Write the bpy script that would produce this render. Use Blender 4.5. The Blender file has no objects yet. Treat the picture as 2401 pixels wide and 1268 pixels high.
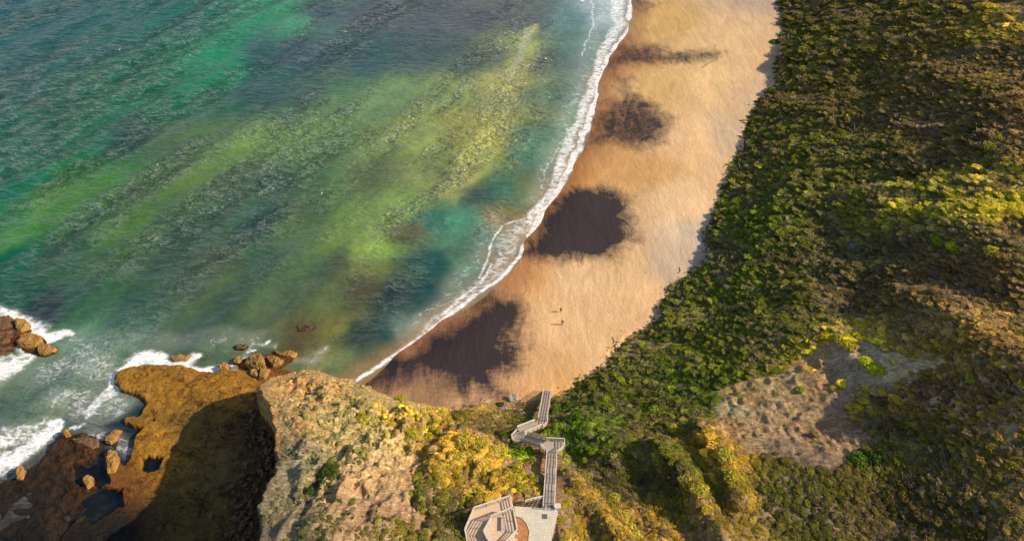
import bpy, bmesh, math, random
import numpy as np
from mathutils import Vector, Matrix, Euler, noise as mnoise

# ------------------------------------------------------------------ camera, world, sun
SC = bpy.context.scene
COL = SC.collection
CAMH, PITCH, F = 128.0, math.radians(45), 1604.0          # drone height above the water, tilt, focal length in photo pixels
cam_data = bpy.data.cameras.new('camera'); cam = bpy.data.objects.new('camera', cam_data); COL.objects.link(cam)
cam_data.sensor_width = 36; cam_data.lens = F/2401*36; cam_data.clip_start = 1; cam_data.clip_end = 9000
cam.location = (0, 0, CAMH); cam.rotation_euler = (math.pi/2-PITCH, 0, 0)
SC.camera = cam
SUN_EL, SUN_AZ = math.radians(33), math.radians(-3)         # azimuth from +X towards +Y
W = bpy.data.worlds.new("World"); SC.world = W; W.use_nodes = True
nt = W.node_tree; bg = nt.nodes['Background']
sky = nt.nodes.new('ShaderNodeTexSky'); sky.sky_type = 'NISHITA'; sky.sun_disc = False
sky.sun_elevation = SUN_EL; sky.sun_rotation = math.pi/2-SUN_AZ
nt.links.new(sky.outputs[0], bg.inputs[0]); bg.inputs[1].default_value = 0.11
sl = bpy.data.lights.new('sun', 'SUN'); sl.energy = 4.3; sl.angle = math.radians(0.6); sl.color = (1.0, .86, .66)
so = bpy.data.objects.new('sun', sl); COL.objects.link(so)
sd = Vector((math.cos(SUN_EL)*math.cos(SUN_AZ), math.cos(SUN_EL)*math.sin(SUN_AZ), math.sin(SUN_EL)))
so.rotation_euler = sd.to_track_quat('Z', 'Y').to_euler(); so.location = (80, 60, 150)
SC.view_settings.view_transform = 'Standard'; SC.view_settings.look = 'None'
SC.view_settings.exposure = 0.6; SC.view_settings.gamma = 1
SC.cycles.max_bounces = 5; SC.cycles.diffuse_bounces = 2; SC.cycles.glossy_bounces = 2
SC.cycles.transparent_max_bounces = 4

rng = np.random.default_rng(7); random.seed(7)
CP, SP = math.cos(PITCH), math.sin(PITCH)
def at(px, py, z=0.0):
    """survey helper: a point of the place, read off the photograph, at its real height z"""
    u = (px-1200.5)/F; v = (py-634)/F
    dy = CP-v*SP; dz = -SP-v*CP
    t = (z-CAMH)/dz
    return Vector((u*t, dy*t, z))

# ------------------------------------------------------------------ numeric helpers
def lin(c):
    c = np.asarray(c, float)/255.0
    return np.where(c <= .04045, c/12.92, ((c+.055)/1.055)**2.4)
def _h(ix, iy, s):
    n = (ix*374761393+iy*668265263+s*1274126177) & 0xffffffff
    n = ((n ^ (n >> 13))*1274126177) & 0xffffffff
    return ((n ^ (n >> 16)) & 0xffff)/65535.0
def vnoise(x, y, s=0):
    ix = np.floor(x).astype(np.int64); iy = np.floor(y).astype(np.int64)
    fx = x-ix; fy = y-iy; fx = fx*fx*(3-2*fx); fy = fy*fy*(3-2*fy)
    a = _h(ix, iy, s); b = _h(ix+1, iy, s); c = _h(ix, iy+1, s); d = _h(ix+1, iy+1, s)
    return ((a*(1-fx)+b*fx)*(1-fy)+(c*(1-fx)+d*fx)*fy)*2-1
def fbm(x, y, sc, octv=4, s=0, gain=.5):
    o = 0; a = 1; t = 0
    for k in range(octv):
        ang = .6*k+s
        xr = x*math.cos(ang)-y*math.sin(ang); yr = x*math.sin(ang)+y*math.cos(ang)
        o = o+a*vnoise(xr/sc, yr/sc, s*17+k); t += a; a *= gain; sc = sc*.5
    return o/t
def ridged(x, y, sc, octv=4, s=0):
    o = 0; a = 1; t = 0
    for k in range(octv):
        o = o+a*(1-2*np.abs(vnoise(x/sc, y/sc, s*13+k))); t += a; a *= .5; sc *= .5
    return o/t
def sst(a, b, x):
    t = np.clip((x-a)/(b-a), 0, 1); return t*t*(3-2*t)
def poly_sd(x, y, P):
    """signed distance, + inside"""
    P = np.asarray(P, float); n = len(P); best = np.full(x.shape, 1e18); ins = np.zeros(x.shape, bool)
    for i in range(n):
        ax, ay = P[i]; bx, by = P[(i+1) % n]
        ex, ey = bx-ax, by-ay; L = ex*ex+ey*ey+1e-12
        t = np.clip(((x-ax)*ex+(y-ay)*ey)/L, 0, 1)
        best = np.minimum(best, (x-ax-t*ex)**2+(y-ay-t*ey)**2)
        c = ((ay > y) != (by > y))
        with np.errstate(divide='ignore', invalid='ignore'):
            xi = (bx-ax)*(y-ay)/(by-ay)+ax
        ins ^= (c & (x < xi))
    d = np.sqrt(best); return np.where(ins, d, -d)
def line_d(x, y, P, R=None):
    """distance to a polyline, and interpolated per-point value"""
    P = np.asarray(P, float); best = np.full(x.shape, 1e18); val = np.zeros(x.shape)
    for i in range(len(P)-1):
        ax, ay = P[i]; bx, by = P[i+1]; ex, ey = bx-ax, by-ay; L = ex*ex+ey*ey+1e-12
        t = np.clip(((x-ax)*ex+(y-ay)*ey)/L, 0, 1); d = (x-ax-t*ex)**2+(y-ay-t*ey)**2
        m = d < best; best = np.where(m, d, best)
        if R is not None: val = np.where(m, R[i]+(R[i+1]-R[i])*t, val)
    return np.sqrt(best), val
def W2(pts, z=0.0):
    return [tuple(at(p[0], p[1], p[2] if len(p) > 2 else z))[:2] for p in pts]
def field(x, y, ctrl, z=0.0, s=3.0):
    """smooth interpolation of surveyed ground colours"""
    num = np.zeros(x.shape+(3,)); den = np.zeros(x.shape)
    for px, py, r, g, b in ctrl:
        p = at(px, py, z); k = 150.0/max(60, math.hypot(p.x, p.y))
        w = 1/(((x-p.x)**2+(y-p.y)**2)*k*k+s*s)**2.2
        num += w[..., None]*lin((r, g, b)); den += w
    return num/den[..., None]

# ------------------------------------------------------------------ survey of the land
TOE = [(1850,-160,2.9),(1840,-60,2.9),(1835,0,2.9),(1850,70,2.9),(1825,180,2.9),(1790,250,2.9),(1760,330,2.9),(1735,400,2.9),(1692,495,2.9),(1672,590,2.9),
       (1612,670,2.9),(1548,745,2.9),(1500,800,2.9),(1430,860,3.5),(1345,935,3),(1290,948,3),(1215,958,3),(1150,957,4),(1075,955,7),(1010,950,11),
       (930,938,12),(860,915,12),(800,895,11),(740,872,10),(690,868,9.5),(640,878,10.5),(617,905,12.5),(634,960,17.5),(650,1010,19),(657,1060,19.5),
       (645,1110,23.5),(620,1170,27),(605,1268,30)]
LAND = W2(TOE)+[(-43,30),(-52,-20),(-60,-300),(1500,-300),(1500,3000),(260,3000),(190,700)]
HP = [(700,900,11.5),(800,940,13),(900,965,14),(1000,985,15),(1080,1030,17),(1150,1085,19.5),(750,1050,19),(700,1150,24.5),(700,1268,31),(800,1120,23.5),(765,1200,28),(825,1200,28.5),(800,1268,32.5),(900,1268,30),(1000,1268,27),(820,1050,18.5),
      (860,1100,20.5),(950,1100,19.5),(900,1200,25),(1000,1200,24),(1060,1120,21.5),(1050,1230,24.2),(1150,1268,24.8),(1160,1200,24.4),(1250,1225,25.8),
      (1287,1195,25.7),(1240,1130,22),(1200,1060,16.5),(1170,1010,12),(1100,990,11),(1150,985,7),(1230,1000,7.5),(1265,960,4),(1300,990,6.5),(1240,1030,12),
      (1290,1040,15.2),(1290,1100,18.8),(1288,1145,21.5),(1340,1100,19),(1350,1000,9),(1400,950,7),(1330,1200,23.5),(1400,1200,21),(1450,1100,16.5),(1500,1000,12.5),
      (1450,940,8),(1500,900,8),(1600,1010,15.5),(1540,1100,17.5),(1500,1200,20),(1600,1268,23.5),(1640,1150,20),
      (1600,900,11),(1700,850,12),(1680,770,9),(1800,700,13),(1700,650,6.5),(1800,550,10.5),(1900,450,13.5),(1850,350,9),(1950,250,13),(1900,120,9),(2000,100,15),
      (2100,50,20),(2400,20,37),(2250,100,29),(2150,200,23),(2400,200,36),(2050,350,19),(2200,350,26),(2400,350,35),(2100,470,22.5),(2250,540,29),(2400,600,34),
      (2250,670,27),(2000,600,18.5),(2100,720,23),(1950,760,19),(1850,800,16.5),(2000,850,20.6),(1800,900,17),(1700,960,15),(1900,1000,18.6),(1750,1050,18),
      (2050,1000,20.8),(2200,850,27),(2400,850,35.5),(2200,1000,24),(2400,1050,31),(2050,1120,21.5),(1900,1150,20.5),(1750,1170,20.5),(2100,1268,22.5),(2300,1200,27),(2400,1268,31),(1850,1268,22)]
HW = [tuple(at(*p)) for p in HP]+[tuple(at(*p)) for p in TOE]+[(200,60,41),(250,200,44),(230,330,45),(300,0,42),(0,0,29),(60,10,30),(120,10,36),(-40,10,40),(-25,20,38),(-42,30,35),(-46,-30,42),(450,400,46),(450,-100,44),(0,-150,30),(300,700,48),(700,300,50)]  # land out of view toward the camera is raised to throw the platform's shadow
HW = np.array(HW)
_D = np.sqrt(((HW[:, None, :2]-HW[None, :, :2])**2).sum(-1))
_K = np.block([[_D+np.eye(len(HW))*(-1.0), np.ones((len(HW), 1))], [np.ones((1, len(HW))), np.zeros((1, 1))]])
_c = np.linalg.solve(_K, np.append(HW[:, 2], 0))
SPURS = [([(1345,1105,21),(1400,1180,24),(1490,1290,28)], 3.4, 2.2), ([(1545,1050,17),(1620,1140,21),(1710,1290,26)], 3.4, 2.2),
         ([(1655,1010,17),(1690,1080,19),(1730,1170,21)], 3.0, 2.0), ([(2060,985,23),(2140,1040,26),(2200,1110,28)], .3, 3.0),
         ([(2080,490,23),(2200,520,27),(2330,590,32),(2400,650,35)], 3.0, 5.0), ([(1830,775,16),(1950,790,20),(2080,860,26),(2220,930,30),(2330,1010,33)], 1.3, 5.0),
         ([(730,885,10.5),(850,925,12.5),(1000,960,13),(1110,1030,17)], 1.0, 3.0), ([(2150,720,24),(2260,790,29),(2380,900,34)], 2.5, 5.0),
         ([(2130,180,21),(2260,220,28),(2400,260,35)], 2.0, 6.0), ([(1820,990,18),(1960,1010,20)], -.3, 4.0), ([(1330,1040,15),(1370,1120,19),(1400,1240,23)], -2.0, 2.6)]
def hill_h(x, y):
    o = np.full(x.shape, _c[-1])
    for i in range(len(HW)): o = o+_c[i]*np.sqrt((x-HW[i, 0])**2+(y-HW[i, 1])**2)
    for pl, hh, ww in SPURS:
        d, _ = line_d(x, y, W2(pl)); o = o+hh*np.exp(-(d/ww)**2)
    return o
SHORE = [(1500,-200),(1482,-60),(1482,0),(1474,70),(1428,130),(1408,190),(1402,240),(1372,310),(1350,370),(1325,420),(1290,485),(1245,555),(1226,575),(1222,600),(1190,640),(1140,680),(1080,722),(1010,777),(960,812),(900,852),(828,897)]
BEACH = W2(SHORE)+W2([(770,960),(1000,1268)])+[(500,60),(500,900),(85,3000),(75,900)]
PLAT = W2([(268,880),(275,868),(330,858),(385,850),(430,858),(470,872),(520,866),(565,866),(600,872),(640,865),(700,880),(760,900),(900,1000),(900,1400),(250,1400),(150,1268),(215,1175),(245,1140),(250,1060),(268,1055),
            (282,1085),(300,1085),(318,1030),(333,1012),(292,1000),(290,985),(330,975),(345,955),(322,932),(290,925),(266,905)])
REEF = W2([(-60,1150),(30,1110),(90,1070),(140,1015),(165,1012),(225,1030),(238,1060),(245,1140),(215,1175),(300,1300),(200,1500),(-200,1500)])
POOLS = [W2([(326,1080),(345,1070),(386,1074),(380,1096),(350,1110),(328,1104)]), W2([(345,990),(362,988),(368,994),(348,998)]), W2([(172,1095),(250,1090),(262,1140),(190,1150)]),
         W2([(240,1150),(300,1150),(300,1190),(200,1230),(190,1180)])]
STAIRP = [at(1287,1250,26.6), at(1286,1194,26.5), at(1294,1060,19.2), at(1300,1045,19.2), at(1273,1039,19.1), at(1229,1027,15.3), at(1214,1022,15.2), at(1221,1012,15.1), at(1262,995,10.9), at(1272,986,10.7), at(1284,917,2.8)]
LOOK = W2([(1196,1161),(1112,1188),(1090,1239),(1101,1290),(1150,1330),(1214,1320),(1213,1245)], 27.1)
CLAY = W2([(1690,885),(1740,862),(1830,860),(1900,818),(1960,806),(2010,815),(2080,862),(2145,905),(2110,950),(2050,1000),(2060,1060),(1990,1110),(1900,1120),(1820,1080),(1700,1030),(1655,1000)], 19)
LEDGES = [W2([(540,842),(600,826),(700,820),(705,845),(660,880),(620,900),(560,880)]), W2([(-60,738),(45,742),(100,775),(135,815),(100,836),(-60,850)]), W2([(140,1005),(235,1018),(285,1000),(285,1060),(250,1120),(180,1060)])]
DECKPAD = W2([(1200,1186),(1300,1190),(1296,1350),(1200,1350)], 26)
def ground(x, y):
    wx = x+1.7*fbm(x, y, 6, 5, 1, .65); wy = y+1.7*fbm(x, y, 6, 5, 2, .65)
    sdb = poly_sd(x+1.5*fbm(x, y, 11, 2, 5), y+1.5*fbm(x, y, 11, 2, 6), BEACH)
    beach = np.clip(.06*sdb, -1.6, 2.0)+.05*fbm(x, y, 6, 3, 3)*sst(1, 8, sdb)+np.clip(sdb-40, 0, 200)*.01
    sdp = poly_sd(wx, wy, PLAT); sdr = poly_sd(wx, wy, REEF)
    rid = ridged(x, y, 5, 4, 4)
    step = -sst(.1, .5, ridged(x, y, 16, 3, 8)-.35)*.35
    plat = -1.6+2.6*sst(-.8, .7, sdp)+.22*rid+step*.8+.3*fbm(x, y, 14, 2, 9)+.22*fbm(x, y, 1.3, 3, 31)*(.5+sst(-.1, .5, fbm(x, y, 9, 2, 32)))
    reef = -1.6+1.95*sst(-1.5, 2.5, sdr)+(.75*rid+.55*fbm(x, y, 5, 3, 34)+.4*fbm(x, y, 1.5, 3, 33))*sst(-1, 2, sdr)
    for P in LEDGES:
        q = poly_sd(wx, wy, P); reef = np.maximum(reef, -1.6+1.85*sst(-2.5, 2.5, q)+(.7*rid+.5*fbm(x, y, 3, 3, 35))*sst(-2, 1, q))
    for k, P in enumerate(POOLS):
        pd = poly_sd(wx, wy, P); plat = plat-(1.5 if k != 1 else .7)*sst(-.2, .5, pd); reef = reef-1.2*sst(-.2, .6, pd)
    base = np.maximum(beach, np.maximum(plat, reef))
    rock = (np.maximum(plat, reef) > beach)
    ta = np.where(x > 5, 4.0, np.where(y < 88, 2.6, 1.5))
    sdl = poly_sd(x+ta*fbm(x, y, 10, 5, 11, .62), y+ta*fbm(x, y, 10, 5, 12, .62), LAND)
    H = hill_h(x, y)
    pad = sst(-2.5, .5, poly_sd(x, y, DECKPAD))
    hd = sst(8, -14, x)*sst(1, 5, sdl)
    H = H+(hd*(2.0*(ridged(x, y, 8, 4, 19)-.15)+1.1*ridged(x, y, 3.2, 3, 20))+.55*fbm(x, y, 9, 4, 14)+(.9*fbm(x, y, 28, 2, 15)+2.4*(ridged((x*.93-y*.37)*.45, y*.93+x*.37, 15, 4, 18)-.2)*sst(0, 12, x)*(1-.9*sst(-16, -2, poly_sd(x, y, CLAY))))*sst(2, 15, sdl)+sst(-1, 3, poly_sd(x, y, CLAY))*(.9*ridged(x*.8, y*1.2, 5, 3, 24)+.35*ridged(x, y, 2, 2, 25)))*(1-pad)
    Hs, vs = line_d(x, y, [tuple(p)[:2] for p in STAIRP], [p.z for p in STAIRP])
    lim = vs-.75+np.maximum(0, Hs-1.3)*.8; H = np.minimum(H, np.where(Hs < 14, lim, 1e3)); H = np.where(poly_sd(x, y, LOOK) > -.5, np.minimum(H, 24.9), H)
    H = np.where(poly_sd(x, y, DECKPAD) > -.6, np.minimum(H, 25.3), H)
    w = np.where(x < -20, 2.2, np.where(x < 2, 5.5, 3.0))
    S = sst(0, 1, (sdl+w)/w)
    z = base+(H-base)*S
    cliff = (S > .02) & (S < .98)
    z = z+np.where(cliff, .5*fbm(x, y, 2.2, 3, 16), 0)
    return z, sdl, sdb, rock, S
# --------------------------------------------------------------- survey tessellation: rows get wider with distance
def grid(ny, nx, far=True):
    v = np.linspace(-1.02*634, 1.16*634, ny)[::-1]/F
    ys = CAMH*(CP-v*SP)/(SP+v*CP)
    tt = CAMH/(SP+v*CP)
    near = np.concatenate([[-200, -120, -80], np.arange(-50, ys[0]-.6, 1.2)])
    ys = np.concatenate([near, ys, ys[-1]*np.array([1.02, 1.05, 1.1, 1.2, 1.4, 1.8, 3, 8, 20])])
    tt = np.concatenate([np.full(len(near), tt[0]), tt, tt[-1]*np.array([1.02, 1.05, 1.1, 1.15, 1.3, 1.6, 2.5, 7, 18])])
    s = np.linspace(-.79, .79, nx); ext = np.array([.82, .87, .95, 1.1, 1.4, 2, 4, 10, 30])
    s = np.concatenate([-ext[::-1], s, ext])
    X = s[None, :]*tt[:, None]; Y = np.repeat(ys[:, None], len(s), 1)
    return X, Y
def grid_mesh(name, X, Y, Z, keep, attrs, mat):
    ny, nx = X.shape
    idx = np.arange(ny*nx).reshape(ny, nx)
    q = np.stack([idx[:-1, :-1], idx[:-1, 1:], idx[1:, 1:], idx[1:, :-1]], -1)[keep]
    used, inv = np.unique(q.ravel(), return_inverse=True)
    me = bpy.data.meshes.new(name); nv = len(used); nf = len(q)
    me.vertices.add(nv); co = np.stack([X.ravel()[used], Y.ravel()[used], Z.ravel()[used]], -1).astype(np.float32)
    me.vertices.foreach_set('co', co.ravel())
    me.loops.add(nf*4); me.loops.foreach_set('vertex_index', inv.astype(np.int32))
    me.polygons.add(nf); me.polygons.foreach_set('loop_start', np.arange(0, nf*4, 4, dtype=np.int32))
    me.polygons.foreach_set('use_smooth', np.ones(nf, bool))
    me.update(calc_edges=True)
    for k, a in attrs.items():
        if a.ndim == 3:
            at_ = me.attributes.new(k, 'FLOAT_COLOR', 'POINT'); v = np.ones((nv, 4), np.float32); v[:, :3] = a.reshape(-1, 3)[used]
            at_.data.foreach_set('color', v.ravel())
        else:
            at_ = me.attributes.new(k, 'FLOAT', 'POINT'); at_.data.foreach_set('value', a.ravel()[used].astype(np.float32))
    me.materials.append(mat)
    o = bpy.data.objects.new(name, me); COL.objects.link(o); o['kind'] = 'structure'
    return o

# ------------------------------------------------------------------ materials
class NT:
    def __init__(s, name):
        s.m = bpy.data.materials.new(name); s.m.use_nodes = True; s.t = s.m.node_tree; s.b = s.t.nodes['Principled BSDF']; s.out = s.t.nodes['Material Output']
        s.tc = s.n('ShaderNodeTexCoord')
    def n(s, typ, **kw):
        k = s.t.nodes.new(typ)
        for a, v in kw.items(): setattr(k, a, v)
        return k
    def l(s, a, b): s.t.links.new(a, b)
    def val(s, sock, v):
        if hasattr(v, 'is_output') or isinstance(v, bpy.types.NodeSocket): s.l(v, sock)
        else: sock.default_value = v
    def attr(s, name, typ='GEOMETRY', out='Color'):
        k = s.n('ShaderNodeAttribute'); k.attribute_name = name; k.attribute_type = typ; return k.outputs[out]
    def mapping(s, vec, scale=(1, 1, 1), rot=(0, 0, 0)):
        k = s.n('ShaderNodeMapping'); s.l(vec, k.inputs[0]); k.inputs['Scale'].default_value = scale; k.inputs['Rotation'].default_value = rot; return k.outputs[0]
    def noise(s, scale, detail=4, vec=None, rough=.55, dist=0, out=0):
        k = s.n('ShaderNodeTexNoise'); s.l(vec or s.tc.outputs['Object'], k.inputs['Vector'])
        k.inputs['Scale'].default_value = scale; k.inputs['Detail'].default_value = detail; k.inputs['Roughness'].default_value = rough; k.inputs['Distortion'].default_value = dist
        return k.outputs[out]
    def vor(s, scale, vec=None, feat='F1', out='Distance', rand=1):
        k = s.n('ShaderNodeTexVoronoi', feature=feat); s.l(vec or s.tc.outputs['Object'], k.inputs['Vector']); k.inputs['Scale'].default_value = scale
        k.inputs['Randomness'].default_value = rand; return k.outputs[out]
    def ramp(s, fac, pts):
        k = s.n('ShaderNodeValToRGB'); s.l(fac, k.inputs[0]); e = k.color_ramp.elements
        while len(e) < len(pts): e.new(.5)
        for el, (p, c) in zip(e, pts): el.position = p; el.color = (c, c, c, 1) if isinstance(c, (int, float)) else (*c, 1)
        return k.outputs[0]
    def math(s, op, a, b=0, clamp=False):
        k = s.n('ShaderNodeMath', operation=op, use_clamp=clamp); s.val(k.inputs[0], a); s.val(k.inputs[1], b); return k.outputs[0]
    def mix(s, fac, a, b, mode='MIX'):
        k = s.n('ShaderNodeMix', data_type='RGBA', blend_type=mode); s.val(k.inputs[0], fac)
        for q, v in ((6, a), (7, b)):
            if isinstance(v, tuple): v = (*v, 1) if len(v) == 3 else v
            s.val(k.inputs[q], v)
        return k.outputs[2]
    def bump(s, h, dist, strength=1, prev=None):
        k = s.n('ShaderNodeBump'); s.l(h, k.inputs['Height']); k.inputs['Distance'].default_value = dist; k.inputs['Strength'].default_value = strength
        if prev is not None: s.l(prev, k.inputs['Normal'])
        return k.outputs[0]
    def done(s, col=None, rough=None, normal=None, spec=None):
        if col is not None: s.val(s.b.inputs['Base Color'], (*col, 1) if isinstance(col, tuple) else col)
        if rough is not None: s.val(s.b.inputs['Roughness'], rough)
        if normal is not None: s.l(normal, s.b.inputs['Normal'])
        if spec is not None: s.b.inputs['Specular IOR Level'].default_value = spec
        return s.m

def mat_water():
    m = NT('sea water'); O = m.tc.outputs['Object']
    col = m.attr('Col'); foam = m.attr('foam', out='Fac'); rip = m.attr('rip', out='Fac')
    big = m.noise(.07, 5, m.mapping(O, (1, .75, 1), (0, 0, -.9)), .66, .7)
    c = m.mix(m.ramp(big, [(.3, .0), (.7, 1.0)]), m.mix(1.0, col, (.66, .70, .72), 'MULTIPLY'), m.mix(1.0, col, (1.32, 1.26, 1.12), 'MULTIPLY'))
    sm = m.noise(.6, 4, m.mapping(O, (1, .6, 1), (0, 0, -.4)), .6, .3)
    c = m.mix(m.ramp(sm, [(.3, 0.0), (.7, 1.0)]), m.mix(1.0, c, (.84, .86, .88), 'MULTIPLY'), m.mix(1.0, c, (1.15, 1.15, 1.1), 'MULTIPLY'))
    # wind chop
    v1 = m.mapping(O, (.36, 1.0, 1), (0, 0, -.36)); v2 = m.mapping(O, (.45, 1.1, 1), (0, 0, -.08)); v3 = m.mapping(O, (.5, 1.0, 1), (0, 0, -.62))
    def crest(v, sc, k): 
        a = m.noise(sc, 3, v, .5, .35); return m.math('SUBTRACT', 1, m.math('ABSOLUTE', m.math('MULTIPLY', m.math('SUBTRACT', a, .5), k)), True)
    ra = crest(v1, .30, 6); rb = crest(v2, .52, 6); rc = crest(v3, .95, 6)
    b = m.noise(1.6, 4, v2, .6, .4)
    h = m.math('ADD', m.math('ADD', m.math('MULTIPLY', ra, .40), m.math('MULTIPLY', rb, .28)), m.math('ADD', m.math('MULTIPLY', rc, .14), m.math('MULTIPLY', b, .22)))
    n1 = m.n('ShaderNodeBump'); m.l(h, n1.inputs['Height']); n1.inputs['Distance'].default_value = 1.6
    m.l(rip, n1.inputs['Strength'])
    # foam lace
    fw = m.mapping(O, (.7, 1.15, 1), (0, 0, -.5))
    warp = m.n('ShaderNodeVectorMath', operation='ADD'); m.l(fw, warp.inputs[0])
    ws = m.n('ShaderNodeVectorMath', operation='SCALE'); m.l(m.noise(.35, 3, fw, .6, 0, 1), ws.inputs[0]); ws.inputs['Scale'].default_value = 4.0; m.l(ws.outputs[0], warp.inputs[1])
    n = m.noise(.55, 6, warp.outputs[0], .72, .8)
    lace = m.vor(.55, warp.outputs[0], 'DISTANCE_TO_EDGE')
    lace2 = m.math('SUBTRACT', 1, m.math('MULTIPLY', lace, 3.2), True)
    tex = m.math('ADD', m.math('MULTIPLY', n, 1.25), m.math('MULTIPLY', lace2, .30))
    ff = m.math('SUBTRACT', m.math('ADD', tex, m.math('MULTIPLY', foam, .86)), 1.22)
    ff = m.math('MULTIPLY', ff, 1.8, True)
    # pale grey streaks along the chop crests of the open water
    crest_pale = m.math('SUBTRACT', m.math('ADD', m.math('ADD', m.math('MULTIPLY', ra, .42), m.math('MULTIPLY', rb, .38)), m.math('MULTIPLY', b, .65)), .80)
    crest_pale = m.math('MULTIPLY', m.math('MULTIPLY', crest_pale, 2.0, True), m.math('MULTIPLY', rip, .36), True)
    c = m.mix(crest_pale, c, (.38, .38, .39)); c = m.mix(m.math('MULTIPLY', foam, .30), c, (.62, .62, .58)); c = m.mix(ff, c, (.86, .85, .84))
    r = m.math('ADD', .12, m.math('MULTIPLY', ff, .6))
    m.b.inputs['IOR'].default_value = 1.4
    return m.done(c, r, n1.outputs[0], .6)
def mat_sand():
    m = NT('beach sand'); O = m.tc.outputs['Object']; col = m.attr('Col'); dark = m.attr('dark', out='Fac'); wet = m.attr('wet', out='Fac')
    st = m.mapping(O, (1.3, .5, 1), (0, 0, .35))
    n1 = m.noise(.18, 6, st, .62, .8); n2 = m.noise(1.6, 5, None, .65)
    c = m.mix(m.ramp(n1, [(.3, 0.), (.7, 1.)]), m.mix(1., col, (.82, .80, .78), 'MULTIPLY'), m.mix(1., col, (1.12, 1.1, 1.05), 'MULTIPLY'))
    c = m.mix(m.ramp(n2, [(.35, 0.), (.7, 1.)]), c, m.mix(1., c, (.88, .86, .84), 'MULTIPLY'))
    n3 = m.noise(.22, 7, st, .68, 1.2); n4 = m.noise(1.1, 4, m.mapping(O, (.5, 1.6, 1), (0, 0, .1)), .6, .5)
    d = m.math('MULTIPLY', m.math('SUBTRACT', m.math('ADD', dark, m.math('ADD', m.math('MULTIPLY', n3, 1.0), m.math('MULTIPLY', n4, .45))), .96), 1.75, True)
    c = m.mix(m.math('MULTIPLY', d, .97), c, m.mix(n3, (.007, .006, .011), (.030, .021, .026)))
    c = m.mix(m.math('MULTIPLY', wet, .8), c, m.mix(1., c, (.50, .40, .34), 'MULTIPLY'))
    r = m.math('SUBTRACT', .95, m.math('MULTIPLY', wet, .45))
    ft = m.ramp(m.vor(1.4, None), [(.12, 0.), (.3, 1.)]); bp = m.bump(m.math('MULTIPLY', ft, m.ramp(n1, [(.4, 0.), (.6, 1.)])), .07, .6, m.bump(m.noise(1.2, 6, None, .7), .14, .7, m.bump(m.noise(.3, 4, st, .6), .4, .7)))
    return m.done(c, r, bp, .3)
def mat_rock(name='platform rock'):
    m = NT(name); O = m.tc.outputs['Object']; col = m.attr('Col')
    n1 = m.noise(.5, 8, None, .7, .5); n2 = m.noise(3.5, 5, None, .7); pv = m.vor(1.1)
    c = m.mix(m.ramp(n1, [(.32, 0.), (.66, 1.)]), m.mix(1., col, (.50, .44, .38), 'MULTIPLY'), m.mix(1., col, (1.3, 1.25, 1.2), 'MULTIPLY'))
    c = m.mix(m.ramp(n2, [(.38, 1.), (.55, 0.)]), c, m.mix(1., c, (.55, .48, .42), 'MULTIPLY'))
    ck = m.noise(.16, 5, m.mapping(O, (1, 1.5, 1), (0, 0, .5)), .6, 1.5); ck2 = m.noise(.3, 2, None, .5); crk = m.math('ADD', m.math('MULTIPLY', m.math('ABSOLUTE', m.math('SUBTRACT', ck, .5)), 22), m.ramp(ck2, [(.42, 1.), (.55, 0.)]), True)
    c = m.mix(crk, m.mix(1., c, (.45, .40, .36), 'MULTIPLY'), c)
    z = m.n('ShaderNodeSeparateXYZ'); m.l(O, z.inputs[0]); zz = m.math('ADD', z.outputs[2], m.math('MULTIPLY', n1, .8))
    wet = m.ramp(zz, [(.55, 1.), (1.0, 0.)]); c = m.mix(wet, c, m.mix(1., c, (.30, .27, .27), 'MULTIPLY'))
    bp = m.bump(n2, .4, 1, m.bump(n1, 1.6, 1, m.bump(m.math('ADD', pv, m.math('MULTIPLY', crk, 1.2)), .35, .9)))
    return m.done(c, m.math('SUBTRACT', .92, m.math('MULTIPLY', wet, .5)), bp, .3)
def mat_soil():
    m = NT('hill soil'); O = m.tc.outputs['Object']; col = m.attr('Col')
    n1 = m.noise(.8, 8, m.mapping(O, (1, .8, 1.2), (0, 0, .4)), .7, .8); n2 = m.noise(3.2, 6, None, .75, .4)
    c = m.mix(m.ramp(n1, [(.33, 0.), (.64, 1.)]), m.mix(1., col, (.76, .72, .68), 'MULTIPLY'), m.mix(1., col, (1.3, 1.3, 1.28), 'MULTIPLY'))
    c = m.mix(m.ramp(n2, [(.36, 1.), (.52, 0.)]), c, m.mix(1., c, (.66, .62, .56), 'MULTIPLY'))
    rb = m.noise(.55, 5, m.mapping(O, (.45, 1.3, .6), (0, 0, .75)), .6, 1.2); rr_ = m.math('ABSOLUTE', m.math('SUBTRACT', rb, .5))
    c = m.mix(m.ramp(rr_, [(0., 1.), (.07, 0.)]), c, m.mix(1., c, (.6, .55, .5), 'MULTIPLY'))
    bp = m.bump(n2, .35, 1, m.bump(n1, 1.3, 1, m.bump(rr_, 3.5, .9)))
    return m.done(c, .95, bp, .2)
def mat_leaf(name, inst=True, tint=(.1, .12, .03)):
    m = NT(name)
    if inst: c = m.attr('tint', 'INSTANCER')
    else:
        oi = m.n('ShaderNodeObjectInfo'); c = oi.outputs['Color']
    g = m.n('ShaderNodeNewGeometry'); r = g.outputs['Random Per Island']
    c = m.mix(m.ramp(r, [(0., 0.), (1., 1.)]), m.mix(1., c, (.62, .66, .6), 'MULTIPLY'), m.mix(1., c, (1.45, 1.38, 1.2), 'MULTIPLY'))
    m.done(c, .75, None, .15)
    tr = m.n('ShaderNodeBsdfTranslucent'); m.l(m.mix(1., c, (1.2, 1.3, .6), 'MULTIPLY'), tr.inputs[0])
    mx = m.n('ShaderNodeMixShader'); mx.inputs[0].default_value = .22; m.l(m.b.outputs[0], mx.inputs[1]); m.l(tr.outputs[0], mx.inputs[2]); m.l(mx.outputs[0], m.out.inputs[0])
    return m.m
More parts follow.
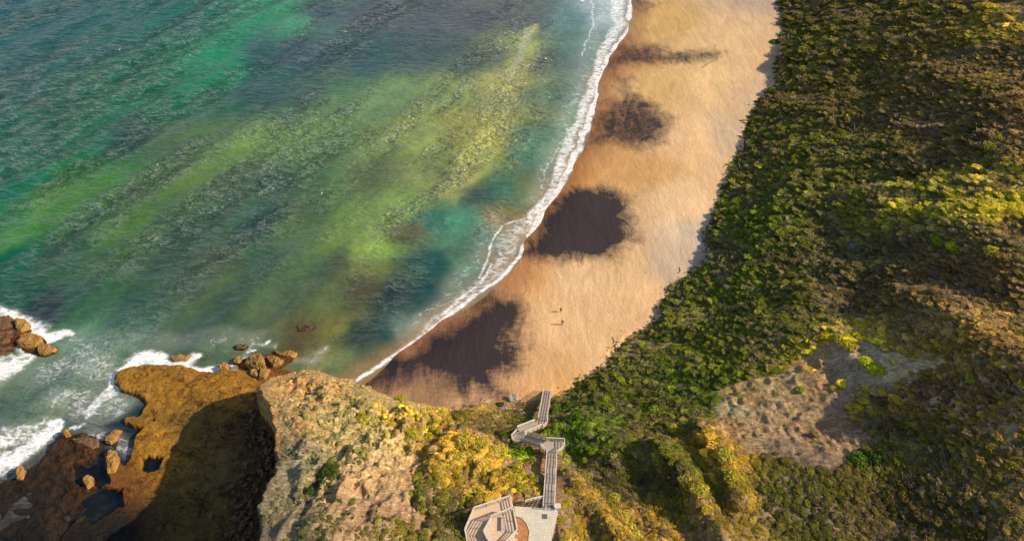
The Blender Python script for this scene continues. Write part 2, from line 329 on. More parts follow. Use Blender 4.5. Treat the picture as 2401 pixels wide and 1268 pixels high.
def mat_plain(name, col, var=.3, scale=3, rough=.8, stretch=(1, 1, 1), bump=.02, wetfoot=False):
    m = NT(name); v = m.mapping(m.tc.outputs['Object'], stretch); n = m.noise(scale, 6, v, .65); n2 = m.noise(scale*6, 4, v, .6)
    lo = tuple(k*(1-var) for k in col); hi = tuple(min(1, k*(1+var)) for k in col)
    c = m.mix(m.ramp(n, [(.3, 0.), (.7, 1.)]), lo, hi); c = m.mix(m.ramp(n2, [(.4, 1.), (.6, 0.)]), c, m.mix(1., c, (.8, .79, .77), 'MULTIPLY'))
    if wetfoot:
        g = m.n('ShaderNodeNewGeometry'); z = m.n('ShaderNodeSeparateXYZ'); m.l(g.outputs['Position'], z.inputs[0]); w = m.ramp(m.math('ADD', z.outputs[2], m.math('MULTIPLY', n, .7)), [(.5, 1.), (.95, 0.)])
        c = m.mix(w, c, m.mix(1., c, (.28, .25, .25), 'MULTIPLY')); rough = m.math('SUBTRACT', rough, m.math('MULTIPLY', w, .45)); return m.done(c, rough, m.bump(n2, bump, .8, m.bump(n, bump*4, .9)), .3)
    return m.done(c, rough, m.bump(n2, bump, .7), .3)
WATER = mat_water(); SAND = mat_sand(); ROCK = mat_rock(); SOIL = mat_soil()
LEAFI = mat_leaf('heath foliage', True); LEAF = mat_leaf('bush foliage', False)
BARK = mat_plain('grey bark', (.16, .12, .09), .3, 6)

# ------------------------------------------------------------------ the ground
X, Y = grid(640, 1150)
Z, SDL, SDB, RK, S = ground(X, Y)
SANDC = [(1300,760,212,163,112),(1350,650,212,165,116),(1250,850,200,148,98),(1000,930,150,110,75),(1100,910,190,140,98),(1450,600,208,160,108),(1400,480,205,158,108),(1600,480,212,168,120),
         (1600,330,212,164,112),(1500,400,190,138,82),(1650,200,210,166,112),(1560,200,195,150,92),(1700,100,200,158,108),(1550,50,190,145,85),(1780,60,196,155,112),(1790,20,165,135,110),(1770,230,190,152,114),(1730,330,190,155,120),
         (1650,560,186,158,130),(1590,620,180,150,120),(1500,720,208,160,110),(1430,300,180,125,72),(1440,130,170,115,70),(1340,420,188,128,68),(1310,470,186,124,64),(1240,640,200,142,86),(1100,740,180,128,82),
         (1000,800,168,118,76),(1300,900,206,150,92),(1420,830,205,158,108),(1200,760,205,150,98),(900,890,160,112,75)]
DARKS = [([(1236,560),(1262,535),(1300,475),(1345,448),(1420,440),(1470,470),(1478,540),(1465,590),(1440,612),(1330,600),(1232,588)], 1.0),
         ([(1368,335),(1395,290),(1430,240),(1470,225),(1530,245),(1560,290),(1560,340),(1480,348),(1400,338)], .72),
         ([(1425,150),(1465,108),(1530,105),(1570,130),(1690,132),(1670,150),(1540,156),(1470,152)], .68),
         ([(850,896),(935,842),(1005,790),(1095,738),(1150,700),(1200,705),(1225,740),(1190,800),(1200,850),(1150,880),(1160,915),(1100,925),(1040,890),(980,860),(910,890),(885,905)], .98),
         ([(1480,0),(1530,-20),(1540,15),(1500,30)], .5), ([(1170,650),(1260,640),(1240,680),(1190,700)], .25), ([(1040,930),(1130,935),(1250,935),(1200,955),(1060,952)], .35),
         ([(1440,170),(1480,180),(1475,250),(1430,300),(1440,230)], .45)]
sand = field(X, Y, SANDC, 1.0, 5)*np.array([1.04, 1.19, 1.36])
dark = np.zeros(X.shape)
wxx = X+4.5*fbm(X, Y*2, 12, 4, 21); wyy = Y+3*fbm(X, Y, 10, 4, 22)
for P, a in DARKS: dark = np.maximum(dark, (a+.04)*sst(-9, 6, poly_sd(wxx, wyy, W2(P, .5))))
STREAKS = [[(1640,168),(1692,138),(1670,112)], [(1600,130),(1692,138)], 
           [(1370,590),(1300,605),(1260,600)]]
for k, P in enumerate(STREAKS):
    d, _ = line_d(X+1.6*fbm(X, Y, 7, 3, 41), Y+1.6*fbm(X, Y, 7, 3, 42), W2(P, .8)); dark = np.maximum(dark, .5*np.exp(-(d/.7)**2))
wet = sst(11, 1.5, SDB+2.0*fbm(X, Y, 12, 2, 23))*.9
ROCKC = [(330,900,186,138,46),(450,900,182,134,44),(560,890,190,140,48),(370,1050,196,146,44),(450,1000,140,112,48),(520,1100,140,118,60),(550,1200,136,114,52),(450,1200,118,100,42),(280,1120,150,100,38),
         (100,1150,56,40,26),(50,1200,46,36,24),(640,850,150,98,36),(40,790,120,78,36),(200,1060,86,58,28),(250,1250,36,32,24),(150,1200,66,46,24),(60,1260,30,26,20),(180,1262,34,28,20),(600,1000,120,85,40)]  # lower-left reef tones are darkened to paint in the cliff's shadow
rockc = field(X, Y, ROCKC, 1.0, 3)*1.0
# ground colours of the hill: pale clay, grey scree, ochre rim, dark litter under the scrub
HILLC = [(1750,900,215,182,128),(1850,870,205,184,140),(1900,850,212,172,122),(1980,870,205,188,165),(2080,900,235,215,172),(1700,980,214,176,120),(1800,980,206,178,138),(1900,1000,200,172,136),(1980,1040,196,166,130),(1850,1060,180,160,134),
         (2000,950,190,170,148),(1900,1100,160,140,122),(1920,905,210,176,130),(1730,930,215,200,160),(900,1080,228,186,128),(850,1150,226,184,126),(950,1130,220,178,120),(900,1230,190,150,116),(880,1050,232,196,130),(800,1200,200,160,112),(700,900,215,165,88),(660,950,205,155,85),
         (640,1080,150,108,58),(800,950,205,180,110),(1000,950,215,175,90),(1200,1090,225,180,132),(1130,1100,214,172,120),(1380,1080,150,128,108),(1340,1130,165,138,112),(1400,1000,125,106,84),(1340,1240,175,148,124),(950,1200,205,166,122),
         (2300,470,150,136,120),(2390,10,200,170,130),(700,1100,170,158,130),(700,1250,150,138,112),(2100,470,130,116,92),(1450,1050,145,122,100),(1380,1140,205,150,96),(1420,1200,205,150,90),(1585,1040,190,150,80),(1800,400,110,90,60),(2100,700,120,100,70)]
hillc = field(X, Y, HILLC, 20, 2.5)*np.array([1.16, 1.10, 1.02])
hillc = hillc+(sst(-10, -20, X)[..., None])*np.array([.07, .09, .07])*(hillc.mean(-1, keepdims=True)*3)
slope = np.gradient(Z, axis=1)
landf = S > .25
cliffy = np.clip(1-np.abs(S-.4)*2.2, 0, 1)
hillc = hillc*(1-cliffy[..., None]*.0)
qk = lambda A: (A[:-1, :-1]+A[1:, 1:])*.5
low = qk(Z) < -1.1
fl = qk(landf.astype(float)) > .5; fr = (qk(RK.astype(float)) > .5) & ~fl & ~low; fb = ~fl & ~fr & ~low
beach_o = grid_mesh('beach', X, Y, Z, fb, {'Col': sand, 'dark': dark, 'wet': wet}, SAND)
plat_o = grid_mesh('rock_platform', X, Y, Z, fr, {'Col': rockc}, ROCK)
hill_o = grid_mesh('hillside', X, Y, Z, fl, {'Col': hillc}, SOIL)

# ------------------------------------------------------------------ the sea
SEAC = [(0,20,25,85,90),(150,40,20,85,80),(300,30,10,95,85),(450,30,30,105,85),(600,30,50,125,95),(680,40,70,140,95),(740,30,60,75,85),(850,40,65,75,82),(1000,40,72,78,82),(1130,40,78,80,82),(1250,30,90,95,90),(1330,40,95,125,125),(1420,30,150,170,175),
 (50,130,8,85,80),(200,120,6,95,85),(350,130,8,108,82),(450,130,8,128,88),(530,140,10,140,90),(540,190,5,140,90),(600,130,45,70,75),(585,190,45,70,75),(700,130,50,68,78),(850,130,45,75,75),(1000,120,60,75,75),(1100,150,65,85,75),(1180,130,85,95,80),(1235,110,140,155,100),(1290,130,80,90,85),(1340,110,90,120,110),(1380,130,110,130,120),
 (50,230,10,95,80),(200,230,10,105,75),(350,220,10,120,80),(450,230,30,120,80),(500,240,60,95,75),(600,220,45,75,75),(700,220,60,85,75),(800,230,75,105,75),(900,220,95,120,85),(1000,220,110,130,85),(1080,210,125,140,85),(1160,200,150,155,98),(1220,210,156,150,102),(1280,220,95,120,95),(1350,230,105,130,115),
 (50,330,5,105,80),(200,330,20,110,75),(300,320,50,90,75),(400,330,80,105,75),(500,330,95,125,75),(600,330,110,140,75),(700,330,95,125,75),(800,330,90,120,75),(900,330,110,130,80),(980,320,132,144,86),(1080,300,140,140,80),(1160,320,165,160,85),(1210,300,140,145,85),(1260,320,75,115,95),(1310,350,110,130,100),(1240,370,75,115,95),
 (50,430,10,110,80),(130,450,90,140,50),(230,420,70,130,60),(350,430,85,115,70),(450,420,100,130,65),(550,430,80,105,75),(650,420,70,95,75),(750,420,80,110,70),(850,420,85,100,60),(950,400,104,116,76),(1030,420,112,120,78),(1110,400,140,150,75),(1160,380,120,140,75),(1100,450,50,65,65),(1180,430,60,105,85),(1250,430,110,120,85),
 (30,520,40,120,70),(100,500,90,145,50),(200,520,70,110,70),(300,540,90,130,65),(400,520,60,95,75),(500,520,70,100,75),(600,520,55,85,75),(700,520,80,100,65),(800,520,95,120,65),(870,500,118,142,78),(950,480,116,140,74),(950,540,95,90,60),(900,580,135,165,75),(1010,520,60,110,95),(1080,520,80,130,110),(1120,560,75,110,90),(1180,520,130,115,75),
 (30,620,20,100,75),(150,610,60,95,70),(280,580,80,115,70),(400,610,65,90,70),(500,620,75,90,65),(600,610,70,100,75),(700,620,75,100,70),(800,620,80,90,60),(870,620,110,120,70),(950,600,30,60,65),(1020,620,35,80,75),(1100,620,80,120,95),(1160,600,130,110,80),
 (110,710,50,60,60),(40,680,25,95,70),(200,700,60,100,75),(350,720,70,105,80),(450,700,85,105,80),(550,700,85,110,80),(650,690,80,100,75),(750,700,90,105,70),(850,680,75,70,50),(930,700,40,60,55),(1000,680,30,65,65),(1070,670,90,110,90),
 (200,790,100,145,115),(300,780,85,120,100),(400,790,90,110,90),(500,780,85,110,85),(600,790,110,120,90),(700,780,95,85,55),(780,770,110,110,65),(850,790,50,65,55),(920,790,50,75,70),(960,780,110,130,120),
 (30,900,110,130,110),(120,900,80,120,95),(200,860,115,145,115),(740,840,130,130,90),(800,850,110,125,85),(870,830,75,90,70),(850,880,120,120,95),
 (60,960,100,125,100),(150,970,100,120,95),(240,960,130,145,120),(300,1000,30,50,60),(280,1050,20,35,50),(100,1050,120,120,105),(40,1080,90,90,80),(200,1020,110,115,100),(60,1130,60,50,40)]
X, Y = grid(560, 1000)
Zg, SDLg, SDBg, RKg, Sg = ground(X, Y)
wX = X+4*fbm(X, Y, 16, 4, 51)+1.5*fbm(X, Y, 4, 3, 55); wY = Y+4*fbm(X, Y, 16, 4, 52)+1.5*fbm(X, Y, 4, 3, 56)
water = field(wX, wY, SEAC, 0, 4)*.76
for P, R, cc, a in [([(1245,60),(1238,110),(1205,190),(1165,290),(1120,390),(1060,460)], [3,5,8,8,6,4], (166,166,104), .72), ([(1060,460),(980,480),(930,490),(870,520),(850,590),(930,590)], [6,8,8,7,5,5], (120,142,86), .5),
                    ([(1010,230),(985,300),(960,380),(1000,420)], [6,7,6,5], (134,146,92), .4), ([(330,560),(600,330),(800,260),(960,210)], [8,16,14,10], (112,138,84), .32), ([(0,570),(110,490),(240,420)], [7,8,7], (88,136,56), .5)]:
    d, rr_ = line_d(wX+2*fbm(X, Y, 9, 3, 66), wY+2*fbm(X, Y, 9, 3, 67), W2(P), R); k_ = (a*sst(1.25, .2, d/rr_)*(.75+.5*fbm(X, Y, 8, 3, 68)))[..., None]; water = water*(1-k_)+lin(cc)*.95*k_
water = water*(1-.32*sst(-55, -120, X+.35*(Y-200)))[..., None]
mu = water.mean(-1, keepdims=True); water = np.clip(mu+(water-mu)*1.18, .003, 1)
pool = sst(-1.5, .3, np.maximum.reduce([poly_sd(X, Y, P) for P in POOLS]))
water = water*(1-.85*pool[..., None])
shal = sst(-7, -1, SDBg+1.5*fbm(X, Y, 8, 3, 57))*(Zg < .2)
water = water*(1-.6*shal[..., None])+lin((165, 128, 88))*.75*.6*shal[..., None]
# foam: where waves break on the beach, round the platform and over the reef
foam = np.zeros(X.shape)
def addf(P, R, a, soft=.6, warp=1.0):
    d, r = line_d(X+warp*1.6*fbm(X, Y, 6, 4, 61), Y+warp*1.6*fbm(X, Y, 6, 4, 62), W2(P), R)
    np.maximum(foam, a*sst(1.0, 1-soft, d/np.maximum(r, .01)), out=foam)
addf([(1445,-80),(1447,0),(1450,60),(1405,130),(1390,200),(1368,260),(1335,325),(1318,380),(1298,430),(1272,480),(1238,525)], [9,7,5,4.2,4,3.8,4.2,3.2,3.0,2.8,2.6], .78, .85)
addf([(1425,0),(1430,40)], [22,16], .5, .9)
addf([(1400,60),(1370,160),(1340,260),(1290,380),(1250,470)], [8,8,7,6,5], .42, .9)
addf([(1160,520),(1130,600),(1060,680),(980,760)], [7,7,6,4], .40, .9)
addf([(1385,-20),(1392,60),(1362,130)], [.9,.8,.5], .72, .8)
addf([(1332,300),(1300,370),(1262,440)], [.6,.8,.5], .6, .8)
addf([(1480,0),(1474,70),(1424,135),(1406,190),(1400,240),(1368,312),(1347,370),(1322,420),(1286,485),(1240,556)], [1.8]*10, .88)
addf([(1238,525),(1195,560),(1175,620),(1100,690),(1040,740),(990,790)], [5,6.5,6.5,4.5,3.5,2.2], .58, .8)
addf([(1226,575),(1221,600),(1188,640),(1140,675),(1085,715),(1015,772),(965,808),(900,850),(835,893)], [1.1,1.0,1.0,1.0,1.3,1.5,1.5,1.2,1.0], .92, .8, .4)
addf([(1215,520),(1180,530),(1160,555),(1146,580),(1140,610),(1122,650)], [.6,.7,.8,.8,.7,.5], .78, .8, .5)
addf([(1150,620),(1125,665),(1080,700),(1030,745)], [.5,.5,.8,.6], .8, .6, .3)
for P, R, a in [([(-60,720),(0,733),(50,750),(95,775),(105,790),(160,785)], [4,3.4,3.5,3,2.2,1.6], 1.0), ([(60,800),(80,830),(50,850),(0,870),(-60,890)], [2,3.5,5,7,8], .85),
                ([(-80,1120),(0,1095),(50,1062),(95,1025),(125,995),(140,985)], [5,4,3.4,3.2,3,1.5], 1.05), ([(-80,1040),(0,1035),(60,1015),(100,1000)], [9,7,5,3], .72),
                ([(262,905),(268,885),(290,862),(330,838),(375,836),(400,852),(430,868),(470,872),(515,862),(545,855)], [1.6,1.8,2.4,3.2,2.6,2.4,2.6,2.2,1.5,.8], 1.05),
                ([(440,858),(460,835),(472,830)], [2,1.6,1], .95), ([(205,970),(235,945),(265,918),(275,900)], [3,3.6,3,2.2], .85), ([(160,1000),(180,1005),(200,995)], [1.2,1.2,1], .9),
                ([(120,870),(200,840),(260,880)], [8,9,6], .50), ([(150,930),(230,950),(290,960)], [7,8,4], .50), ([(170,800),(250,830)], [5,5], .40), ([(230,1020),(275,1030),(300,1060)], [3,3,2.5], .5),
                ([(550,865),(600,800),(650,810)], [2,1.2,1.2], .5), ([(625,800),(632,797)], [1.0,.8], .9), ([(585,820),(600,815)], [.6,.6], .95), ([(690,850),(740,850),(770,820)], [1.5,2,2], .42), ([(180,800),(400,800),(600,790)], [6,5,5], .30),
                ([(1195,190),(1235,90),(1250,60)], [2.2,3,2], .40), ([(1355,5),(1368,2)], [.7,.7], 1.0)]:
    addf(P, R, a, .8)
# swell
Zw = np.zeros(X.shape); amp = sst(-3, -40, SDBg)*.8+.2
amp = amp*sst(-2.5, 0.0, -Zg*1.6-.2)
for k in range(26):
    lam = 5.5+rng.random()**1.6*16; th = math.radians(62 if lam > 12 else 25)+math.pi/2+rng.normal()*(.16 if lam > 12 else .5); ph = rng.random()*6.28
    q = (X*math.cos(th)+Y*math.sin(th))*2*math.pi/lam+ph+1.2*fbm(X, Y, 40, 2, 70+k)
    Zw += (.018 if lam > 12 else .010)*lam*(np.exp(np.sin(q)-1)*2-.9)*.32
Zw = Zw*amp+.02
ca, sa = math.cos(1.08), math.sin(1.08); bu = X*ca+Y*sa; bv = -X*sa+Y*ca
band = fbm(bu/5.0, bv, 11, 3, 63)+.5*fbm(bu/3.0, bv, 5, 2, 64)
rip = np.clip(sst(-1.0, -26, SDBg)*.75+.25, 0, 1)*(.28+.9*sst(-.3, .6, band+.25*sst(-40, -110, X)))
shelter = sst(-25, -10, poly_sd(X, Y, W2([(0,700),(250,800),(700,800),(850,900),(700,1268),(0,1268)])))
rip = rip*.88*(1-.45*shelter)*(1-.85*pool); foam = foam*(1-pool)
q = ~((qk(Zg) > 1.3))
sea = grid_mesh('sea', X, Y, Zw, q, {'Col': water, 'foam': foam, 'rip': rip}, WATER)

# ------------------------------------------------------------------ the scrub
def leaf_cloud(seed, n=420, lobes=7, leaf=.15, squash=.62, core=True, spread=.62):
    r = np.random.default_rng(seed); V = []; Fc = []
    L = [(0, 0, .15, .72)]+[(spread*math.cos(a)*(.6+.4*r.random()), spread*math.sin(a)*(.6+.4*r.random()), .05+.28*r.random(), .34+.24*r.random()) for a in np.linspace(0, 6.28, lobes, endpoint=False)+r.random()*.8]
    w = np.array([l[3]**2 for l in L]); w /= w.sum(); vi = 0; N = []
    for k in r.choice(len(L), n, p=w):
        cx, cy, cz, R = L[k]
        d = r.normal(size=3); d[2] = abs(d[2])*1.0-.15; d /= np.linalg.norm(d)
        rr = R*(.86+.22*r.random()); p = np.array([cx, cy, cz])+d*rr
        nn = d+r.normal(size=3)*.55; nn /= np.linalg.norm(nn)
        t = np.cross(nn, r.normal(size=3)); t /= np.linalg.norm(t); b = np.cross(nn, t); s = leaf*(.6+.8*r.random())
        for u, v in ((-1, -.55), (1, -.55), (1.1, .6), (-.9, .65)): V.append(p+t*u*s+b*v*s)
        Fc.append((vi, vi+1, vi+2, vi+3)); vi += 4
    if core:
        bm = bmesh.new(); bmesh.ops.create_icosphere(bm, subdivisions=2, radius=1)
        for cx, cy, cz, R in L[:6]:
            o0 = len(V)
            for v in bm.verts: V.append(np.array([cx, cy, cz])+np.array(v.co)*R*.88)
            for f in bm.faces: Fc.append(tuple(o0+v.index for v in f.verts))
        bm.free()
    V = np.array(V); V[:, 2] *= squash
    me = bpy.data.meshes.new('foliage'); me.from_pydata(V.tolist(), [], Fc); me.update(); return me
protos = bpy.data.collections.new('scrub_kinds')          # held by the node tree only
for k in range(9):
    me = leaf_cloud(100+k, n=400+40*(k % 3), lobes=6+k % 6, leaf=.10+.02*(k % 3), squash=.5+.07*(k % 4), spread=.62+.05*(k % 4)); me.materials.append(LEAFI)
    protos.objects.link(bpy.data.objects.new('scrub_kind', me))
V = []; Fc = []; r9 = np.random.default_rng(9)
for k in range(46):                                       # a dead, leafless shrub
    a = r9.random()*6.28; el = .2+r9.random()*1.0; L_ = .6+.7*r9.random(); d = np.array([math.cos(a)*math.cos(el), math.sin(a)*math.cos(el), math.sin(el)*.7]); p = d*.1
    for j in range(3):
        q = p+(d+r9.normal(size=3)*.35)*L_/3; w = np.cross(q-p, r9.normal(size=3)); w *= .028/np.linalg.norm(w); i0 = len(V); V += [p-w, p+w, q+w*.7, q-w*.7]; Fc.append((i0, i0+1, i0+2, i0+3)); p = q
me = bpy.data.meshes.new('dead_shrub'); me.from_pydata(np.array(V).tolist(), [], Fc); me.materials.append(LEAFI); protos.objects.link(bpy.data.objects.new('scrub_kind_dead', me))
# bare ground where no scrub stands
BARE = [([(1690,885),(1740,862),(1830,860),(1900,818),(1960,806),(2010,815),(2080,862),(2145,905),(2110,950),(2020,935),(1985,950),(1990,1000),(2030,1030),(2040,1060),(1990,1110),(1900,1120),(1820,1080),(1760,1060),(1700,1030),(1655,1000),(1680,940)], 19, .99),
        ([(850,1070),(880,1035),(960,1035),(1000,1050),(975,1100),(965,1160),(980,1200),(1020,1250),(960,1262),(900,1230),(850,1250),(790,1262),(775,1210),(795,1150),(825,1110)], 21, .98),
        ([(640,880),(740,872),(760,890),(700,930),(660,990),(650,1050),(620,1060),(600,900)], 11, .93), ([(640,1060),(680,1060),(650,1130),(620,1268),(590,1268),(610,1130)], 17, .85),
        ([(730,868),(860,910),(1000,948),(1060,975),(1100,1010),(1080,1020),(990,975),(850,950),(740,910)], 13, .8),
        ([(1190,1060),(1270,1080),(1270,1140),(1160,1110),(1110,1080)], 19, .8), ([(1320,1070),(1400,1040),(1450,1080),(1400,1150),(1370,1100),(1340,1150),(1310,1200),(1300,1080)], 18, .82),
        ([(1300,1150),(1345,1140),(1350,1190),(1330,1290),(1285,1290)], 24, .93),
        ([(1200,1150),(1310,1180),(1310,1300),(1080,1300),(1085,1230),(1110,1180)], 25.5, 1.0), ([(2160,455),(2260,470),(2401,520),(2401,545),(2300,510),(2150,480)], 24, .75), ([(2360,-20),(2420,-20),(2420,60),(2380,30)], 37, 1.0),
        ([(800,1010),(806,1010),(812,1120),(804,1120)], 16, .8), ([(700,1020),(800,1005),(800,1012),(705,1030)], 15, .7)]
def bare(x, y):
    o = np.zeros(x.shape); a = x+1.0*fbm(x, y, 4, 3, 81); b = y+1.0*fbm(x, y, 4, 3, 82)
    for P, z, s in BARE: o = np.maximum(o, s*sst(-.5, .9, poly_sd(a, b, W2(P, z))))
    return o
STAIR_LINE = [tuple(p)[:2] for p in STAIRP]
# foliage colour by area: golder on crests and spurs, greyer on the left headland slope
VEGC = [(1900,60,88,92,30),(2100,60,84,84,34),(2300,60,86,80,36),(1880,300,86,96,26),(2000,200,88,86,38),(2200,250,100,92,44),(2350,150,130,122,44),(2000,400,86,92,40),(2200,400,92,84,50),(2380,420,110,92,56),(1800,450,82,100,24),(1750,600,86,104,28),
        (1900,600,86,92,40),(2050,620,92,92,54),(2150,560,136,140,44),(2300,600,156,156,36),(1700,750,88,102,30),(1850,720,84,96,34),(2000,700,96,88,54),(2200,740,114,98,58),(2100,850,136,124,60),(2020,855,186,186,30),(2350,700,92,86,56),(2250,900,140,120,66),
        (2350,950,132,118,62),(2150,1000,130,112,52),(2100,1080,96,100,34),(2300,1100,116,106,40),(1650,880,78,102,22),(1500,880,84,98,26),(1550,980,90,92,40),(1420,960,80,106,22),(1350,970,80,116,22),(1450,1150,74,84,28),(1400,1200,140,126,46),(1480,1250,148,130,46),
        (1600,1100,84,92,28),(1660,1080,148,130,44),(1700,1200,130,120,42),(1850,1200,78,86,32),(2100,1220,78,74,32),(1050,1050,188,164,64),(1120,1060,182,160,66),(1050,1130,150,136,50),(1000,1180,90,98,32),(1040,1240,96,102,34),(1230,1120,156,150,50),(1170,1140,172,152,56),
        (1240,1060,140,165,36),(950,990,150,140,50),(1000,1000,170,160,44),(1150,990,100,96,52),(1100,970,96,92,44),(850,990,120,130,70),(800,930,165,160,110),(740,960,140,138,104),(720,1080,112,118,96),(760,1080,76,100,36),(700,1200,104,106,84),(780,1150,72,88,36),(830,1230,74,80,40),(930,940,200,190,70)]
def scatter(n, box, seed):
    r = np.random.default_rng(seed); x = r.uniform(box[0], box[1], n); y = r.uniform(box[2], box[3], n); return x, y
xs = []; ys = []; sz = []
for n, box, sc in [(76000, (-62, 150, 30, 112), .58), (44000, (20, 185, 112, 210), .84), (26000, (60, 290, 210, 360), 1.35), (6000, (-70, 260, -40, 30), 1.2), (5000, (150, 320, 30, 210), 1.6), (3500, (60, 420, 360, 560), 2.6)]:
    x, y = scatter(n, box, len(xs)+5); xs.append(x); ys.append(y); sz.append(np.full(n, sc))
xs = np.concatenate(xs); ys = np.concatenate(ys); sz = np.concatenate(sz)
gz, sdl, sdb, rk, Sx = ground(xs, ys)
dens = 1-bare(xs, ys)
ds, _ = line_d(xs, ys, STAIR_LINE)
keep = (sdl > np.where(xs > 5, -1.6-3.2*rng.random(len(xs))**2, .2)) & (rng.random(len(xs)) < dens) & (ds > 1.9)
gap = fbm(xs, ys, 5, 3, 91); keep &= (gap > np.where(xs < -12, .02, -.34)) | (rng.random(len(xs)) < .3)
xs, ys, sz, gz, sdl = xs[keep], ys[keep], sz[keep], gz[keep], sdl[keep]
n = len(xs)
kindn = fbm(xs, ys, 7, 3, 93)+.5*rng.normal(size=n)
tint = field(xs, ys, VEGC, 18, 3)*np.array([1.76, 1.40, 1.45])
grey = lin((116, 98, 78))*.9; green = lin((92, 96, 24))*.85
f1 = sst(.0, .7, kindn)[:, None]*.7; f2 = sst(.2, .8, -kindn)[:, None]*.45
tint = tint*(1-f1)+grey*f1*(.5+tint.sum(-1, keepdims=True)*1.6); tint = tint*(1-f2)+green*f2*(.5+tint.sum(-1, keepdims=True)*1.8)
tint = tint*(1+.22*sst(100, 150, ys))[:, None]
tint = tint*np.exp(rng.normal(size=n)*.26+.35*fbm(xs, ys, 6, 3, 97))[:, None]
size = sz*(.58+1.25*rng.random(n)**3.2)*(1+.25*fbm(xs, ys, 10, 2, 95))
size *= np.where(xs < -18, .55, .92)*(.3+.7*sst(-4, 2.0, sdl))
asp = np.where((xs > 15) & (ys > 60), 1.75, 1.15)
pick = rng.integers(0, 10, n); tint[pick == 9] = tint[pick == 9]*.35+lin((150, 138, 120))*.6
me = bpy.data.meshes.new('heath_scrub'); me.vertices.add(n)
me.vertices.foreach_set('co', np.stack([xs, ys, gz-.12*size], -1).astype(np.float32).ravel())
def att(k, typ, fld, v): a = me.attributes.new(k, typ, 'POINT'); a.data.foreach_set(fld, v)
att('tint', 'FLOAT_COLOR', 'color', np.concatenate([tint, np.ones((n, 1))], 1).astype(np.float32).ravel())
att('scl', 'FLOAT_VECTOR', 'vector', np.stack([size*asp, size, size*(.7+.45*rng.random(n))], -1).astype(np.float32).ravel())
rot = np.stack([rng.normal(size=n)*.12, rng.normal(size=n)*.12-.15, np.where(asp > 1.3, rng.normal(size=n)*.35-.1+np.pi*(rng.random(n) < .5), rng.random(n)*6.28)], -1)
att('rot', 'FLOAT_VECTOR', 'vector', rot.astype(np.float32).ravel()); att('pick', 'INT', 'value', pick.astype(np.int32))
scrub = bpy.data.objects.new('heath_scrub', me); COL.objects.link(scrub); scrub['kind'] = 'stuff'
g = bpy.data.node_groups.new('scrub', 'GeometryNodeTree'); g.interface.new_socket('Geometry', in_out='INPUT', socket_type='NodeSocketGeometry'); g.interface.new_socket('Geometry', in_out='OUTPUT', socket_type='NodeSocketGeometry')
gi = g.nodes.new('NodeGroupInput'); go = g.nodes.new('NodeGroupOutput'); ip = g.nodes.new('GeometryNodeInstanceOnPoints'); ci = g.nodes.new('GeometryNodeCollectionInfo')
ci.inputs['Collection'].default_value = protos; ci.inputs['Separate Children'].default_value = True; ci.inputs['Reset Children'].default_value = True
def na(nm, t): k = g.nodes.new('GeometryNodeInputNamedAttribute'); k.data_type = t; k.inputs[0].default_value = nm; return k.outputs['Attribute']
g.links.new(gi.outputs[0], ip.inputs['Points']); g.links.new(ci.outputs[0], ip.inputs['Instance']); ip.inputs['Pick Instance'].default_value = True
g.links.new(na('pick', 'INT'), ip.inputs['Instance Index']); g.links.new(na('scl', 'FLOAT_VECTOR'), ip.inputs['Scale']); g.links.new(na('rot', 'FLOAT_VECTOR'), ip.inputs['Rotation'])
g.links.new(ip.outputs[0], go.inputs[0])
md = scrub.modifiers.new('scrub', 'NODES'); md.node_group = g
print('scrub', n)

# ================================================================== THINGS
def gat(px, py):
    """where the line of sight of a surveyed spot meets the ground"""
    zs = np.linspace(45, -1, 461); P = np.array([tuple(at(px, py, z)) for z in zs])
    gz = ground(P[:, 0], P[:, 1])[0]; k = int(np.argmax(P[:, 2] <= gz)) if (P[:, 2] <= gz).any() else 460
    return Vector(P[k])
def obj(name, me, mat=None, parent=None, **props):
    if isinstance(me, bmesh.types.BMesh):
        bm = me; me = bpy.data.meshes.new(name); bm.to_mesh(me); bm.free()
    if mat is not None: me.materials.clear(); me.materials.append(mat)
    o = bpy.data.objects.new(name, me); COL.objects.link(o)
    if parent is not None: o.parent = parent; o.matrix_parent_inverse = Matrix.Translation(parent.location).inverted() if props.pop('world', True) else Matrix()
    for k, v in props.items():
        if v is not None: o[k] = v
    return o
def thing(name, loc, label, cat, group=None):
    o = bpy.data.objects.new(name, None); COL.objects.link(o); o.location = loc; o.empty_display_size = .3
    o['label'] = label; o['category'] = cat
    if group: o['group'] = group
    return o
def bar(bm, a, b, w, h, up=Vector((0, 0, 1))):
    a, b = Vector(a), Vector(b); d = b-a
    if d.length < 1e-4: return
    d.normalize(); u = up if abs(d.dot(up)) < .98 else Vector((1, 0, 0)); s = d.cross(u).normalized(); u = s.cross(d).normalized()
    vs = [bm.verts.new(p+s*i*w/2+u*j*h/2) for p in (a, b) for i, j in ((-1, -1), (1, -1), (1, 1), (-1, 1))]
    for f in ((3, 2, 1, 0), (4, 5, 6, 7), (0, 1, 5, 4), (1, 2, 6, 5), (2, 3, 7, 6), (3, 0, 4, 7)): bm.faces.new([vs[k] for k in f])
def slab(bm, poly, ztop, zbot):
    a = 0
    for i in range(len(poly)): x1, y1 = poly[i][:2]; x2, y2 = poly[(i+1) % len(poly)][:2]; a += x1*y2-x2*y1
    if a < 0: poly = poly[::-1]
    t = [bm.verts.new((p[0], p[1], ztop)) for p in poly]; b = [bm.verts.new((p[0], p[1], zbot)) for p in poly]
    bm.faces.new(t); bm.faces.new(b[::-1])
    for i in range(len(poly)): j = (i+1) % len(poly); bm.faces.new((t[j], t[i], b[i], b[j]))
TIMBER = mat_plain('weathered timber', (.47, .40, .33), .22, 2.5, .85, (1, 1, 1), .02)
